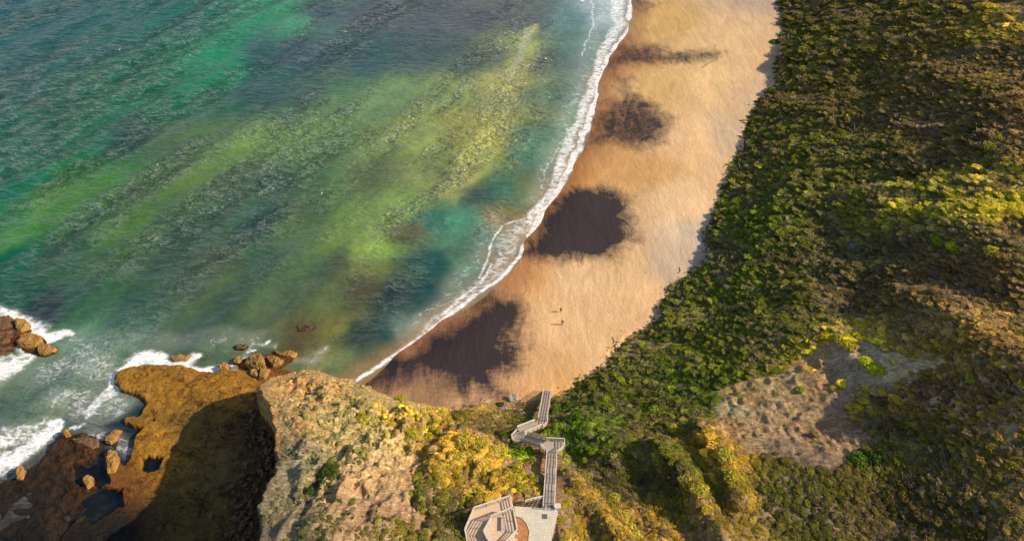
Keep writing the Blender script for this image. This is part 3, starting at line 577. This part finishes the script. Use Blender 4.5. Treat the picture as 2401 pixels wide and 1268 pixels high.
RAIL = mat_plain('pale rail timber', (.62, .54, .42), .18, 2.5, .8)
STAIRM = mat_plain('stair boards', (.40, .32, .26), .2, 1.6, .85, (1, 4, 1), .02)
DECKM = mat_plain('deck boards', (.66, .46, .31), .15, 1.2, .85, (1, 6, 1), .02)
DARKT = mat_plain('dark timber', (.20, .14, .10), .2, 3, .85)
CONC = mat_plain('pale concrete', (.58, .51, .40), .10, .7, .9, (1, 1, 1), .01)
MULCH = mat_plain('bark mulch', (.42, .19, .07), .35, 2.5, .95, (1, 1, 1), .06)
IRON = mat_plain('drain iron', (.09, .09, .10), .2, 6, .6)
STONE = mat_plain('ochre boulder', (.34, .18, .045), .4, .6, .85, (1, 1, 1), .2, True)
STONEB = mat_plain('brown weedy rock', (.16, .085, .04), .5, .6, .7, (1, 1, 1), .2, True)
STONEG = mat_plain('grey boulder', (.34, .29, .23), .35, .7, .9, (1, 1, 1), .1)

# ---- the staircase down to the beach
root = thing('beach_staircase', at(1283, 918, 2.2), 'weathered grey timber staircase zigzagging down through the scrub to the sand', 'staircase')
def fence_run(P, parent, hgt=1.1, gap=1.7, rails=(1.1, .75, .4), post=True, wtop=.16, lab=None):
    """posts and rails along a list of points at walking height"""
    P = [Vector(p) for p in P]
    bm = bmesh.new()
    for a, b in zip(P[:-1], P[1:]):
        for k, r in enumerate(rails):
            z = Vector((0, 0, r*hgt/1.1)); bar(bm, a+z, b+z, wtop if k == 0 else .05, .07 if k == 0 else .09)
    o = obj('handrail', bm, RAIL, parent)
    for a, b in zip(P[:-1], P[1:]):
        n = max(1, round((b-a).length/gap))
        for i in range(n+(b is P[-1] or b == P[-1])):
            p = a.lerp(b, i/n); q = bmesh.new(); bar(q, p+Vector((0, 0, -.35)), p+Vector((0, 0, hgt-.035)), .11, .11); obj('post', q, TIMBER, parent)
def flight(a, b, parent, w=1.55, nrail=(1, 1)):
    a, b = Vector(a), Vector(b); d = b-a; run = Vector((d.x, d.y, 0)); L = run.length; run.normalize(); s = Vector((-run.y, run.x, 0))
    n = max(3, int(abs(d.z)/.19)); bm = bmesh.new()
    for i in range(n):
        c = a.lerp(b, (i+.5)/n); bar(bm, c-s*w/2, c+s*w/2, L/n*.9, .05)
    st = obj('treads', bm, STAIRM, parent)
    bm = bmesh.new()
    for k in (-1, 1): bar(bm, a+s*k*(w/2+.04)-Vector((0, 0, .1)), b+s*k*(w/2+.04)-Vector((0, 0, .1)), .06, .34)
    bar(bm, a-Vector((0, 0, .2)), b-Vector((0, 0, .2)), w*.98, .04)
    obj('stringers', bm, TIMBER, parent)
    m = max(1, int(L/3.2))
    for i in range(m+1):
        p = a.lerp(b, i/m)
        for k in (-1, 1):
            q = bmesh.new(); bar(q, p+s*k*(w/2+.04)-Vector((0, 0, .25)), p+s*k*(w/2+.04)-Vector((0, 0, 2.6)), .14, .14); obj('support', q, DARKT, parent)
    for k in (-1, 1):
        if nrail[0 if k < 0 else 1]: fence_run([a+s*k*(w/2+.1), b+s*k*(w/2+.1)], parent)
def landing(poly, z, parent):
    bm = bmesh.new(); slab(bm, poly, z, z-.16); obj('landing', bm, STAIRM, parent)
    for p in poly:
        q = bmesh.new(); bar(q, (p[0], p[1], z-.17), (p[0], p[1], z-3.2), .16, .16); obj('support', q, DARKT, parent)
A0, A1 = at(1286, 1194, 26.0), at(1294, 1060, 19.2)
pts = [A0]; zz = [(.30, 23.9), (.40, 23.9), (.60, 21.7), (.70, 21.7), (1, 19.2)]
for f, z in zz: p = A0.lerp(A1, f); pts.append(Vector((p.x, p.y, z)))
flight(pts[0], pts[1], root); flight(pts[2], pts[3], root); flight(pts[4], pts[5], root)
dirA = (A1-A0); dirA.z = 0; dirA.normalize(); sA = Vector((-dirA.y, dirA.x, 0))
for i in (1, 3):
    landing([pts[i]-sA*.85, pts[i]+sA*.85, pts[i+1]+sA*.85, pts[i+1]-sA*.85], pts[i].z+.03, root)
    for k in (-1, 1): fence_run([pts[i]+sA*k*.88, pts[i+1]+sA*k*.88], root)
L1 = W2([(1279,1058),(1307,1062),(1323,1052),(1323,1035),(1280,1033),(1266,1045)], 19.2); landing(L1, 19.2, root)
q = [Vector((*p, 19.2)) for p in L1]; fence_run([q[1], q[2], q[3], q[4]], root); fence_run([q[5], q[0]], root)
flight(at(1273, 1039, 19.1), at(1229, 1027, 15.3), root)
L2 = W2([(1203,1036),(1199,1026),(1212,1012),(1228,1010),(1234,1022),(1230,1036),(1216,1041)], 15.2); landing(L2, 15.2, root)
q = [Vector((*p, 15.2)) for p in L2]; fence_run([q[6], q[0], q[1], q[2]], root)
flight(at(1221, 1012, 15.1), at(1262, 995, 10.9), root)
L3 = W2([(1254,998),(1260,984),(1284,984),(1283,996),(1272,1004)], 10.8); landing(L3, 10.8, root)
q = [Vector((*p, 10.8)) for p in L3]; fence_run([q[2], q[3], q[4]], root)
flight(at(1272, 986, 10.7), at(1284, 917, 2.2), root)

# ---- path, garden bed, drain, block, short fence
bm = bmesh.new(); slab(bm, W2([(1206,1186),(1270,1190),(1304,1192),(1308,1202),(1292,1268),(1280,1330),(1232,1330),(1238,1268),(1241,1245),(1234,1226),(1222,1213),(1209,1209)], 26.0), 26.0, 24.6)
obj('path', bm, CONC, None, kind='structure')
bm = bmesh.new(); slab(bm, W2([(1207,1211),(1221,1214.5),(1233,1227.5),(1240,1246),(1237,1268),(1230,1330),(1205,1330)], 25.9), 25.93, 24.6)
o = obj('garden_bed', bm, MULCH, None, label='orange mulched garden bed with a curved edge between lookout and concrete path', category='garden bed')
t = thing('drain_grate', at(1277, 1210, 26.0), 'small square dark drain grate set in the pale concrete path', 'drain')
p = at(1277, 1210, 26.0); bm = bmesh.new(); 
for i in range(7): bar(bm, p+Vector((-.3+.1*i, -.32, .012)), p+Vector((-.3+.1*i, .32, .012)), .055, .02)
obj('grate', bm, IRON, t); bm = bmesh.new()
for a, b in (((-.36, -.36), (.36, -.36)), ((.36, -.3), (.36, .3)), ((.36, .36), (-.36, .36)), ((-.36, .3), (-.36, -.3))): bar(bm, p+Vector((*a, .015)), p+Vector((*b, .015)), .07, .03)
obj('frame', bm, IRON, t)
t = thing('concrete_block', at(1308, 1192, 25.4), 'pale concrete block beside the top right post of the staircase', 'block'); p = at(1308, 1190, 25.6)
bm = bmesh.new(); slab(bm, [(p.x-.5, p.y-.45), (p.x+.5, p.y-.4), (p.x+.45, p.y+.45), (p.x-.5, p.y+.4)], 26.35, 24.5); bmesh.ops.bevel(bm, geom=bm.edges[:], offset=.06, segments=2); obj('block', bm, CONC, t)
t = thing('timber_fence', at(1250, 1168, 25.8), 'short timber fence with thin posts joining the staircase top to the bushes', 'fence')
fence_run([at(1231, 1180, 25.9), at(1252, 1174, 25.9), at(1271, 1170, 25.6)], t, gap=.9)

# ---- the lookout: a low deck wrapped round a raised one
def rail_xy(pts, z): return [Vector((*tuple(at(a, b, z+1.1))[:2], z)) for a, b in pts]
ZL, ZU = 26.05, 27.0
OUT = rail_xy([(1196,1161),(1112,1188),(1090,1239),(1101,1290),(1150,1330),(1214,1320),(1213,1252),(1208,1215)], ZL)
UP = rail_xy([(1203,1188),(1154,1207),(1134,1243),(1152,1276),(1176,1280),(1213,1240)], ZU)
t = thing('lookout_platform', (OUT[0]+OUT[3])/2, 'two level polygonal timber lookout with pale railings on the headland', 'lookout')
bm = bmesh.new(); slab(bm, OUT, ZL, ZL-.2); obj('lower_deck', bm, DECKM, t)
bm = bmesh.new(); slab(bm, [p for p in UP], ZU, ZU-.2); obj('upper_deck', bm, DECKM, t)
bm = bmesh.new()
for a, b in zip(UP, UP[1:]+UP[:1]): bar(bm, Vector((a.x, a.y, (ZL+ZU)/2-.05)), Vector((b.x, b.y, (ZL+ZU)/2-.05)), .08, ZU-ZL-.14)
obj('upper_deck_skirt', bm, TIMBER, t)
bm = bmesh.new()
for a, b in zip(OUT, OUT[1:]+OUT[:1]): bar(bm, a+Vector((0, 0, -.33)), b+Vector((0, 0, -.33)), .1, .3)
obj('edge_beam', bm, TIMBER, t)
fence_run(OUT[:5], t, gap=1.9, rails=(1.1, .8, .5, .2), wtop=.22); fence_run([OUT[0], OUT[7], OUT[6]], t, gap=1.9, rails=(1.1, .8, .5, .2), wtop=.22)
fence_run(UP[:5], t, gap=1.6, rails=(1.1, .8, .5, .2), wtop=.22); fence_run([UP[0], UP[5], UP[4]], t, gap=1.6, rails=(1.1, .8, .5, .2), wtop=.22)
for p in OUT[:5]:
    q = bmesh.new(); bar(q, p+Vector((0, 0, -.3)), p+Vector((0, 0, -4.5)), .22, .22); obj('pier', q, DARKT, t)
t = thing('bench', at(1181, 1226, ZU), 'long slatted timber bench standing on the raised deck of the lookout', 'bench'); p = at(1181, 1228, ZU)
for k, (nm, y) in enumerate((('seat', 0), )):
    bm = bmesh.new()
    for i in range(4): bar(bm, p+Vector((-.24+.15*i, -1.1, .45)), p+Vector((-.24+.15*i, 1.1, .45)), .11, .04)
    obj('seat', bm, TIMBER, t)
for y in (-.85, .85):
    bm = bmesh.new(); bar(bm, p+Vector((0, y, .42)), p+Vector((0, y, 0)), .45, .08, Vector((0, 1, 0))); obj('leg', bm, DARKT, t)

# ---- rocks
def rock_mesh(poly, h, z0, seed, tilt=0.0):
    """an angular weathered block standing on a surveyed footprint"""
    P = W2(poly, z0+h*.8); cx = sum(p[0] for p in P)/len(P); cy = sum(p[1] for p in P)/len(P); r = random.Random(seed)
    bm = bmesh.new(); top = []; 
    zc = lambda x, y: z0+h*(1+.25*r.uniform(-1, 1))+tilt*(x-cx)
    for s, zz in ((1.12, None), (1.0, .55), (.86, 1.0), (.45, 1.12)):
        ring = []
        for x, y in P:
            k = s*(1+r.uniform(-.05, .05)); X_ = cx+(x-cx)*k; Y_ = cy+(y-cy)*k
            ring.append(bm.verts.new((X_, Y_, z0-1.6 if zz is None else z0+h*zz*(1+r.uniform(-.16, .16))+tilt*(X_-cx))))
        top.append(ring)
    for a, b in zip(top[:-1], top[1:]):
        for i in range(len(a)): j = (i+1) % len(a); bm.faces.new((a[i], a[j], b[j], b[i]))
    bm.faces.new(top[-1]); bmesh.ops.recalc_face_normals(bm, faces=bm.faces)
    bmesh.ops.triangulate(bm, faces=bm.faces[:])
    bmesh.ops.subdivide_edges(bm, edges=bm.edges[:], cuts=3, use_grid_fill=True)
    for v in bm.verts:
        n = mnoise.noise_vector(v.co*.9+Vector((seed, 0, 0)))*.16+mnoise.cell_vector(v.co*.8+Vector((seed, 0, 0)))*.22+mnoise.noise_vector(v.co*3+Vector((0, seed, 0)))*.13; v.co += n
    for v in bm.verts: v.co -= Vector((cx, cy, 0))
    me = bpy.data.meshes.new('boulder'); bm.to_mesh(me); bm.free(); return me, Vector((cx, cy, 0))
ROCKS = [([(568,850),(583,835),(607,829),(615,838),(617,852),(621,862),(603,865),(583,861)], 1.9, 0, STONE, 'largest wedge shaped ochre boulder just off the platform corner', .12),
 ([(624,836),(640,834),(655,841),(664,847),(655,854),(640,859),(632,851)], 1.3, 0, STONE, 'ochre boulder pointing right, beside the largest wedge shaped boulder', .1),
 ([(637,823),(655,826),(682,823),(697,828),(691,838),(672,839),(655,834)], .8, 0, STONE, 'long low ochre slab farthest out above the pointed boulder', .05),
 ([(583,868),(600,866),(605,876),(603,887),(584,881)], 1.2, .1, STONE, 'squarish ochre block against the platform edge below the wedge boulder', 0),
 ([(607,866),(620,863),(631,867),(629,879),(620,891),(606,889)], 1.5, .1, STONE, 'rounded ochre block wedged between the square block and the headland', 0),
 ([(547,840),(560,837),(567,845),(557,851),(547,849)], .9, -.1, STONE, 'small pale ochre boulder with foam on its left side', 0),
 ([(549,811),(563,806),(580,812),(568,819),(552,819)], .55, -.1, STONEB, 'small brown rock awash on its own out beyond the ochre boulders', 0),
 ([(692,766),(715,762),(740,766),(736,775),(700,779)], .35, -.2, STONEB, 'flat brown rock barely breaking the surface north of the headland tip', 0),
 ([(512,860),(526,851),(537,856),(532,867),(516,869)], .9, .3, STONE, 'low ochre rock on the platform rim beside the foam', 0),
 ([(398,840),(420,831),(447,835),(440,846),(405,848)], .8, -.2, STONE, 'flat ochre rock surrounded by white foam off the platform edge', 0),
 ([(33,757),(40,748),(55,748),(66,758),(60,769),(48,778),(36,773)], 1.6, -.1, STONE, 'round ochre rock at the top of the small foam washed reef', 0),
 ([(36,802),(48,785),(70,781),(93,786),(96,800),(86,809),(60,813),(40,809)], 1.8, -.1, STONE, 'biggest ochre rock in the middle of the small foam washed reef', 0),
 ([(86,808),(98,803),(112,807),(132,815),(124,823),(106,829),(88,831)], 1.3, -.2, STONE, 'pointed ochre rock at the right tip of the small foam washed reef', 0),
 ([(-12,745),(20,740),(36,752),(30,770),(-12,775)], .9, -.2, STONEB, 'purple brown rock at the left edge above the foam washed reef', 0),
 ([(-14,778),(28,774),(40,785),(24,802),(-14,812)], .9, -.2, STONEB, 'dark brown rock at the left edge beside the biggest reef rock', 0),
 ([(-20,822),(20,812),(42,820),(20,836),(-20,842)], .5, -.2, STONEB, 'low weedy rock ledge at the left edge under the reef rocks', 0),
 ([(143,1020),(149,1007),(158,1008),(162,1020),(150,1026)], 1.5, -.1, STONE, 'small upright ochre rock at the end of the white surf line', 0),
 ([(248,1024),(266,1008),(281,1010),(277,1022),(258,1040),(246,1037)], 1.3, -.1, STONE, 'slanting ochre rock standing in the channel left of the platform', .1),
 ([(166,1032),(196,1022),(230,1030),(228,1046),(214,1053),(180,1047)], 1.0, .1, STONEB, 'broad dark weedy rock behind the upright ochre rock', 0),
 ([(194,1122),(204,1111),(215,1118),(213,1135),(204,1144),(196,1134)], 1.7, -.2, STONE, 'small sunlit ochre rock alone in the dark pool', 0),
 ([(36,1104),(46,1090),(55,1102),(50,1124),(38,1124)], 1.4, 0, STONE, 'narrow ochre rock on the brown reef near the surf', 0),
 ([(244,1070),(254,1055),(270,1058),(276,1078),(270,1110),(252,1112)], 1.2, .1, STONE, 'tall knobbly ochre rock at the platform corner by the channel', 0),
 ([(1188,934),(1200,926),(1216,930),(1214,940),(1196,944)], 1.0, 1.4, STONEG, 'tan mound of rock on the sand left of the staircase foot', 0),
 ([(1200,962),(1212,956),(1228,958),(1226,966),(1206,968)], 1.1, 2.6, STONEG, 'pale grey boulder at the sand edge under the low bushes', 0),
 ([(1166,958),(1178,953),(1190,957),(1184,964),(1170,964)], .9, 2.8, STONEG, 'smaller grey boulder left of the pale grey one at the sand edge', 0)]
for k, (P, h, z0, mt, lab, tl) in enumerate(ROCKS):
    me, loc = rock_mesh(P, h, z0, k+3, tl)
    o = obj('boulder', me, mt, None, label=lab, category='rock', group='rocks awash round the platform' if k < 22 else None); o.location = loc
# loose stones fallen from the cliff, heaped along its foot
bm = bmesh.new(); rr = random.Random(5); foot = [(615,930),(622,980),(632,1030),(630,1080),(600,1140),(575,1200),(560,1290)]
FW = W2(foot, 1.2)
for i in range(900):
    k = rr.random()*(len(FW)-1); j = int(k); f = k-j; x = FW[j][0]*(1-f)+FW[j+1][0]*f+rr.gauss(0, 2.2); y = FW[j][1]*(1-f)+FW[j+1][1]*f+rr.gauss(0, .8)
    s = .18+.75*rr.random()**3; vs = []
    z = float(ground(np.array([x]), np.array([y]))[0][0]) if i < 0 else 1.05
    c = Vector((x, y, z+s*.2))
    for a in range(9):
        d = Vector((rr.gauss(0, 1), rr.gauss(0, 1), rr.gauss(0, 1))).normalized(); vs.append(bm.verts.new(c+Vector((d.x, d.y, d.z*.8))*s*rr.uniform(.75, 1.1)))
    bmesh.ops.convex_hull(bm, input=vs)
o = obj('rock_rubble', bm, STONEB, None, kind='stuff')

# ---- bushes one can tell apart
crowns = [leaf_cloud(300+k, n=620, lobes=8, leaf=.10, squash=.68, spread=.6) for k in range(6)]
for c_ in crowns: c_.materials.append(LEAF)
stems = []
for k in range(3):
    bm = bmesh.new(); r_ = random.Random(k)
    for j in range(4):
        a = j*1.57+r_.random(); p0 = Vector((0, 0, -.25)); p1 = Vector((math.cos(a)*.2, math.sin(a)*.2, .1)); p2 = Vector((math.cos(a)*.5, math.sin(a)*.5, .3)); bar(bm, p0, p1, .07, .07); bar(bm, p1, p2, .045, .045)
    me = bpy.data.meshes.new('stem'); bm.to_mesh(me); bm.free(); me.materials.append(BARK); stems.append(me)
def bush(px, py, r, col, lab, cat='bush', group='bushes standing out of the coastal scrub', name='coastal_bush'):
    p = gat(px, py); p.z -= .1; t = thing(name, p, lab, cat, group); k = rng.integers(0, 1000)
    e = Matrix.Rotation(rng.random()*6.28, 4, 'Z')@Matrix.Diagonal((r*(1+.2*rng.random()), r, r*1.05, 1))
    for nm, me in (('foliage', crowns[k % 6]), ('stem', stems[k % 3])):
        o = bpy.data.objects.new(nm, me); COL.objects.link(o); o.parent = t; o.matrix_local = e; o.color = (*(lin(col)*.95), 1)
YG = (170, 156, 56); YB = (186, 166, 66); GR = (82, 108, 26); DG = (58, 78, 28); LG = (128, 150, 34); GY = (124, 122, 104); BR = (112, 92, 60)
BUSH = [(1240,1062,1.5,LG,'bright lime bush hugging the lower left side of the middle staircase landing'),(1222,1068,1.2,(130,160,40),'small lime bush left of the bright one below the middle landing'),(1150,1115,1.0,DG,'dark green bush just above the top left of the lookout railing'),
 (1222,1150,1.5,YG,'yellow green bush touching the upper right corner of the lookout'),(1205,1130,1.4,YB,'golden bush above the lookout corner and left of the fence'),(1248,1128,1.3,YG,'yellow bush against the left rail of the upper stairs'),(1215,1105,1.2,YB,'golden bush at the foot of the bare pink soil left of the stairs'),
 (1085,1035,1.7,YB,'golden bush at the shoulder of the headland crest'),(1105,1060,1.8,YB,'largest golden bush on the headland crest'),(1125,1045,1.5,YG,'yellow bush on the beach side of the golden crest'),(1070,1075,1.6,YB,'golden bush low on the landward side of the crest'),(1150,1060,1.5,YB,'golden bush at the right end of the sunny crest'),
 (940,938,1.3,YG,'yellow bush on the headland edge above the sand'),(848,985,1.4,YG,'lone yellow green bush among grey saltbush on the headland'),(962,1020,1.5,YG,'yellow bush beside dark scrub above the bare clay hollow'),(768,1110,1.5,DG,'dark green bush alone in the grey saltbush slope'),(725,1160,1.4,DG,'dark bush below the lone green one on the saltbush slope'),
 (1352,985,1.8,GR,'big bright green bush right of the lower stairs'),(1305,965,1.4,GR,'green bush beside the right rail of the lowest flight'),(1310,1005,1.4,LG,'light green bush above the right end of the middle landing'),(1370,1020,1.9,GR,'bright green bush at the upper end of the grey gully'),(1335,955,1.5,GR,'green bush on the sand edge right of the staircase foot'),
 (1180,1030,1.3,GR,'green bush left of the staircase turn'),(1170,950,1.0,DG,'low dark bush on the sand edge left of the stairs'),(1420,945,1.6,LG,'light green bush at the bottom bend of the beach edge'),(1625,972,1.2,LG,'small lime bush beside the left tip of the bare clay slope'),(1535,965,1.7,LG,'light green bush in the grey hollow left of the clay slope'),
 (1580,1010,1.5,YB,'golden bush topping the narrow spur right of the gully'),(1590,1045,1.4,YB,'golden bush halfway down the narrow sunny spur'),(1545,1075,1.5,YG,'yellow bush on the left spur above a pale stone'),(1610,1130,1.5,YG,'yellow green bush midway along the second spur'),(1640,1150,1.6,YG,'yellow green bush at the bend of the second spur'),
 (1700,1070,1.6,YG,'yellow bush at the foot of the bare clay slope'),(1715,1120,1.5,YG,'yellow bush below the clay slope on the third spur'),(1440,1170,1.3,YG,'yellow bush right of the orange soil spine'),(1455,1215,1.4,YB,'golden bush low on the orange soil spine'),(1480,1250,1.5,YB,'golden bush at the bottom edge below the orange spine'),
 (1876,914,.9,LG,'tiny lime bush alone on the pale clay'),(2055,870,1.7,(176,178,36),'vivid lime bush along the top edge of the bare clay'),(2030,850,1.5,(184,190,34),'lime bush above the vivid one on the clay rim'),(1990,812,1.5,YG,'yellow green bush on the sunny ridge above the clay rim'),(1965,795,1.4,YG,'yellow bush near the crest end of the sunny ridge'),
 (1875,805,1.2,YB,'round golden bush on the little ochre knoll'),(2012,1080,2.0,GR,'large green bush right of the foot of the clay slope'),(2050,1075,1.8,DG,'dark green bush beside the large green one below the clay'),(2060,940,1.7,BR,'brown bush on the right border of the clay slope'),(2005,580,2.2,GY,'big silver grey bush with a dark hollow under it'),
 (2085,1000,1.6,BR,'brown bush on the rounded spur right of the clay slope'),(2200,565,1.9,LG,'lime bush on the sunlit face of the high spur'),(2235,580,1.9,(180,186,34),'bright lime bush right of centre on the high spur'),(2330,595,2.1,YG,'yellow green bush at the right end of the high spur'),(2325,350,2.2,YG,'golden green bush lit alone on the upper slope'),
 (2345,325,1.8,YG,'smaller golden bush just above the lit one on the upper slope'),(2300,20,2.6,YG,'large golden green bush at the top right beside the sand track'),(2295,105,2.2,YG,'golden green bush on the upper right slope'),(1815,100,1.7,GR,'green bush at the top end of the beach edge'),(1810,215,1.9,GR,'green bush leaning over the beach beside the curved branch'),
 (1765,340,2.0,LG,'leafy light green bush on the beach edge halfway up'),(1695,500,1.6,DG,'dark bush overhanging the widest part of the beach'),(1560,725,1.5,GR,'green bush on the beach edge level with the two walkers'),(2210,815,1.5,YG,'small yellow bush among brown scrub on the right slope'),(2280,888,1.4,YG,'yellow bush lower among brown scrub on the right slope')]
for b_ in BUSH: bush(*b_)

# ---- driftwood and a branch
def driftwood(px, py, ln, ang, lab, z=None):
    p = gat(px, py); t = None; bm = bmesh.new(); r_ = random.Random(int(px)); prev = None
    q = Vector((0, 0, .08)); a = ang
    for i in range(7):
        a += r_.uniform(-.3, .35); n = q+Vector((math.cos(a), math.sin(a), r_.uniform(-.02, .06)))*ln/7; w = .22*(1-i/9); bar(bm, q, n, w, w)
        if i in (3, 5): b2 = a+r_.choice((-1, 1))*.9; bar(bm, q, q+Vector((math.cos(b2), math.sin(b2), .1))*ln*.2, w*.5, w*.5)
        q = n
    o = obj('driftwood', bm, DARKT, None, label=lab, category='driftwood', group='driftwood along the back of the beach'); o.location = p
for a in [(1788,190,4.5,.35,'dark curved branch lying where the upper beach meets the scrub'),(1600,658,3.5,1.0,'dark driftwood at the scrub edge level with the sea bend'),(1590,640,2.4,.9,'short dark stick beside the longer one at the scrub edge'),
          (1438,805,2.2,.7,'thin driftwood lying on the sand near the lower beach edge'),(1395,880,2.6,.5,'dark stick near the lower bend of the beach edge')]: driftwood(*a)

# ---- two walkers on the sand
def mat_flat(n, c, r=.8): return mat_plain(n, c, .12, 8, r, (1, 1, 1), .005)
SKIN = mat_flat('skin', (.36, .19, .12)); CLOTH = mat_flat('dark jacket', (.025, .015, .018)); TROUS = mat_flat('dark trousers', (.02, .014, .014)); HAIR = mat_flat('brown hair', (.035, .018, .01))
def skinned(name, joints, edges, mat, parent, root_i=0, lv=1):
    me = bpy.data.meshes.new(name); me.from_pydata([j[:3] for j in joints], edges, []); o = bpy.data.objects.new(name, me); COL.objects.link(o); o.parent = parent
    m1 = o.modifiers.new('skin', 'SKIN'); 
    for i, v in enumerate(me.skin_vertices[0].data): v.radius = (joints[i][3], joints[i][3]*(joints[i][4] if len(joints[i]) > 4 else 1)); v.use_root = (i == root_i)
    m1.use_smooth_shade = True; m2 = o.modifiers.new('sub', 'SUBSURF'); m2.levels = lv; m2.render_levels = lv; me.materials.append(mat); return o
def person(px, py, face, lab, stride=.22, bend=0.0, hgt=1.75):
    p = gat(px, py); t = thing('person', p, lab, 'person'); t.rotation_euler.z = face; t.scale = (hgt/1.75,)*3
    J = [(0, 0, .95, .13, .8), (0, bend*.3, 1.15, .125, .75), (0, bend*.8, 1.38, .145, .7), (0, bend, 1.50, .055), (0, bend*1.2+.01, 1.56, .07), (0, bend*1.2+.02, 1.64, .098), (0, bend*1.2+.01, 1.71, .075),
         (0, bend*1.2+.115, 1.635, .02)]
    E = [(0, 1), (1, 2), (2, 3), (3, 4), (4, 5), (5, 6), (5, 7)]
    for s in (-1, 1):
        f = stride*s; b = len(J); J += [(.10*s, 0, .88, .09), (.11*s, f*.45, .50, .062), (.11*s, f-.03, .09, .04), (.115*s, f+.14, .035, .035)]; E += [(0, b), (b, b+1), (b+1, b+2), (b+2, b+3)]
        b = len(J); g = -f*.9; J += [(.19*s, bend*.8, 1.40, .055), (.235*s, bend*.7+g*.4, 1.13, .042), (.23*s, bend*.7+g+.05, .90, .028), (.228*s, bend*.7+g+.075, .855, .03, .5)]; E += [(2, b), (b, b+1), (b+1, b+2), (b+2, b+3)]
        hx, hy, hz = J[-1][:3]
        for k in range(4):
            c = len(J); L_ = (.038, .044, .041, .032)[k]; yy = hy-.024+.017*k; J += [(hx+.004*s, yy, hz-.045, .009), (hx, yy+.004, hz-.045-L_, .008), (hx-.012*s, yy+.006, hz-.045-L_*1.7, .007)]; E += [(b+3, c), (c, c+1), (c+1, c+2)]
        c = len(J); J += [(hx-.012*s, hy+.04, hz-.005, .010), (hx-.02*s, hy+.055, hz-.04, .009)]; E += [(b+3, c), (c, c+1)]
    skinned('body', J, E, SKIN, t, 0, 1)
    q = [(0, 0, .93, .15, .85), (0, bend*.3, 1.15, .14, .8), (0, bend*.8, 1.38, .16, .75), (0, bend*.95, 1.46, .085)]; e = [(0, 1), (1, 2), (2, 3)]
    for s in (-1, 1):
        g = -stride*s*.9; b = len(q); q += [(.19*s, bend*.8, 1.40, .068), (.235*s, bend*.7+g*.4, 1.13, .054), (.232*s, bend*.7+g*.9, .93, .042)]; e += [(2, b), (b, b+1), (b+1, b+2)]
    skinned('jacket', q, e, CLOTH, t)
    q = [(0, 0, .93, .145, .85)]; e = []
    for s in (-1, 1):
        f = stride*s; b = len(q); q += [(.10*s, 0, .86, .105), (.11*s, f*.45, .50, .076), (.11*s, f-.03, .13, .058)]; e += [(0, b), (b, b+1), (b+1, b+2)]
    skinned('trousers', q, e, TROUS, t)
    q = [(0, bend*1.2-.03, 1.62, .085), (0, bend*1.2-.015, 1.69, .098), (0, bend*1.2+.02, 1.73, .07)]; skinned('hair', q, [(0, 1), (1, 2)], HAIR, t)
person(1315, 731, 2.6, 'person in dark clothes standing on open sand, the farther of the two', .10, .05, 1.68)
person(1318, 761, .3, 'person in dark clothes walking on open sand, the nearer of the two', .24, .03, 1.85)
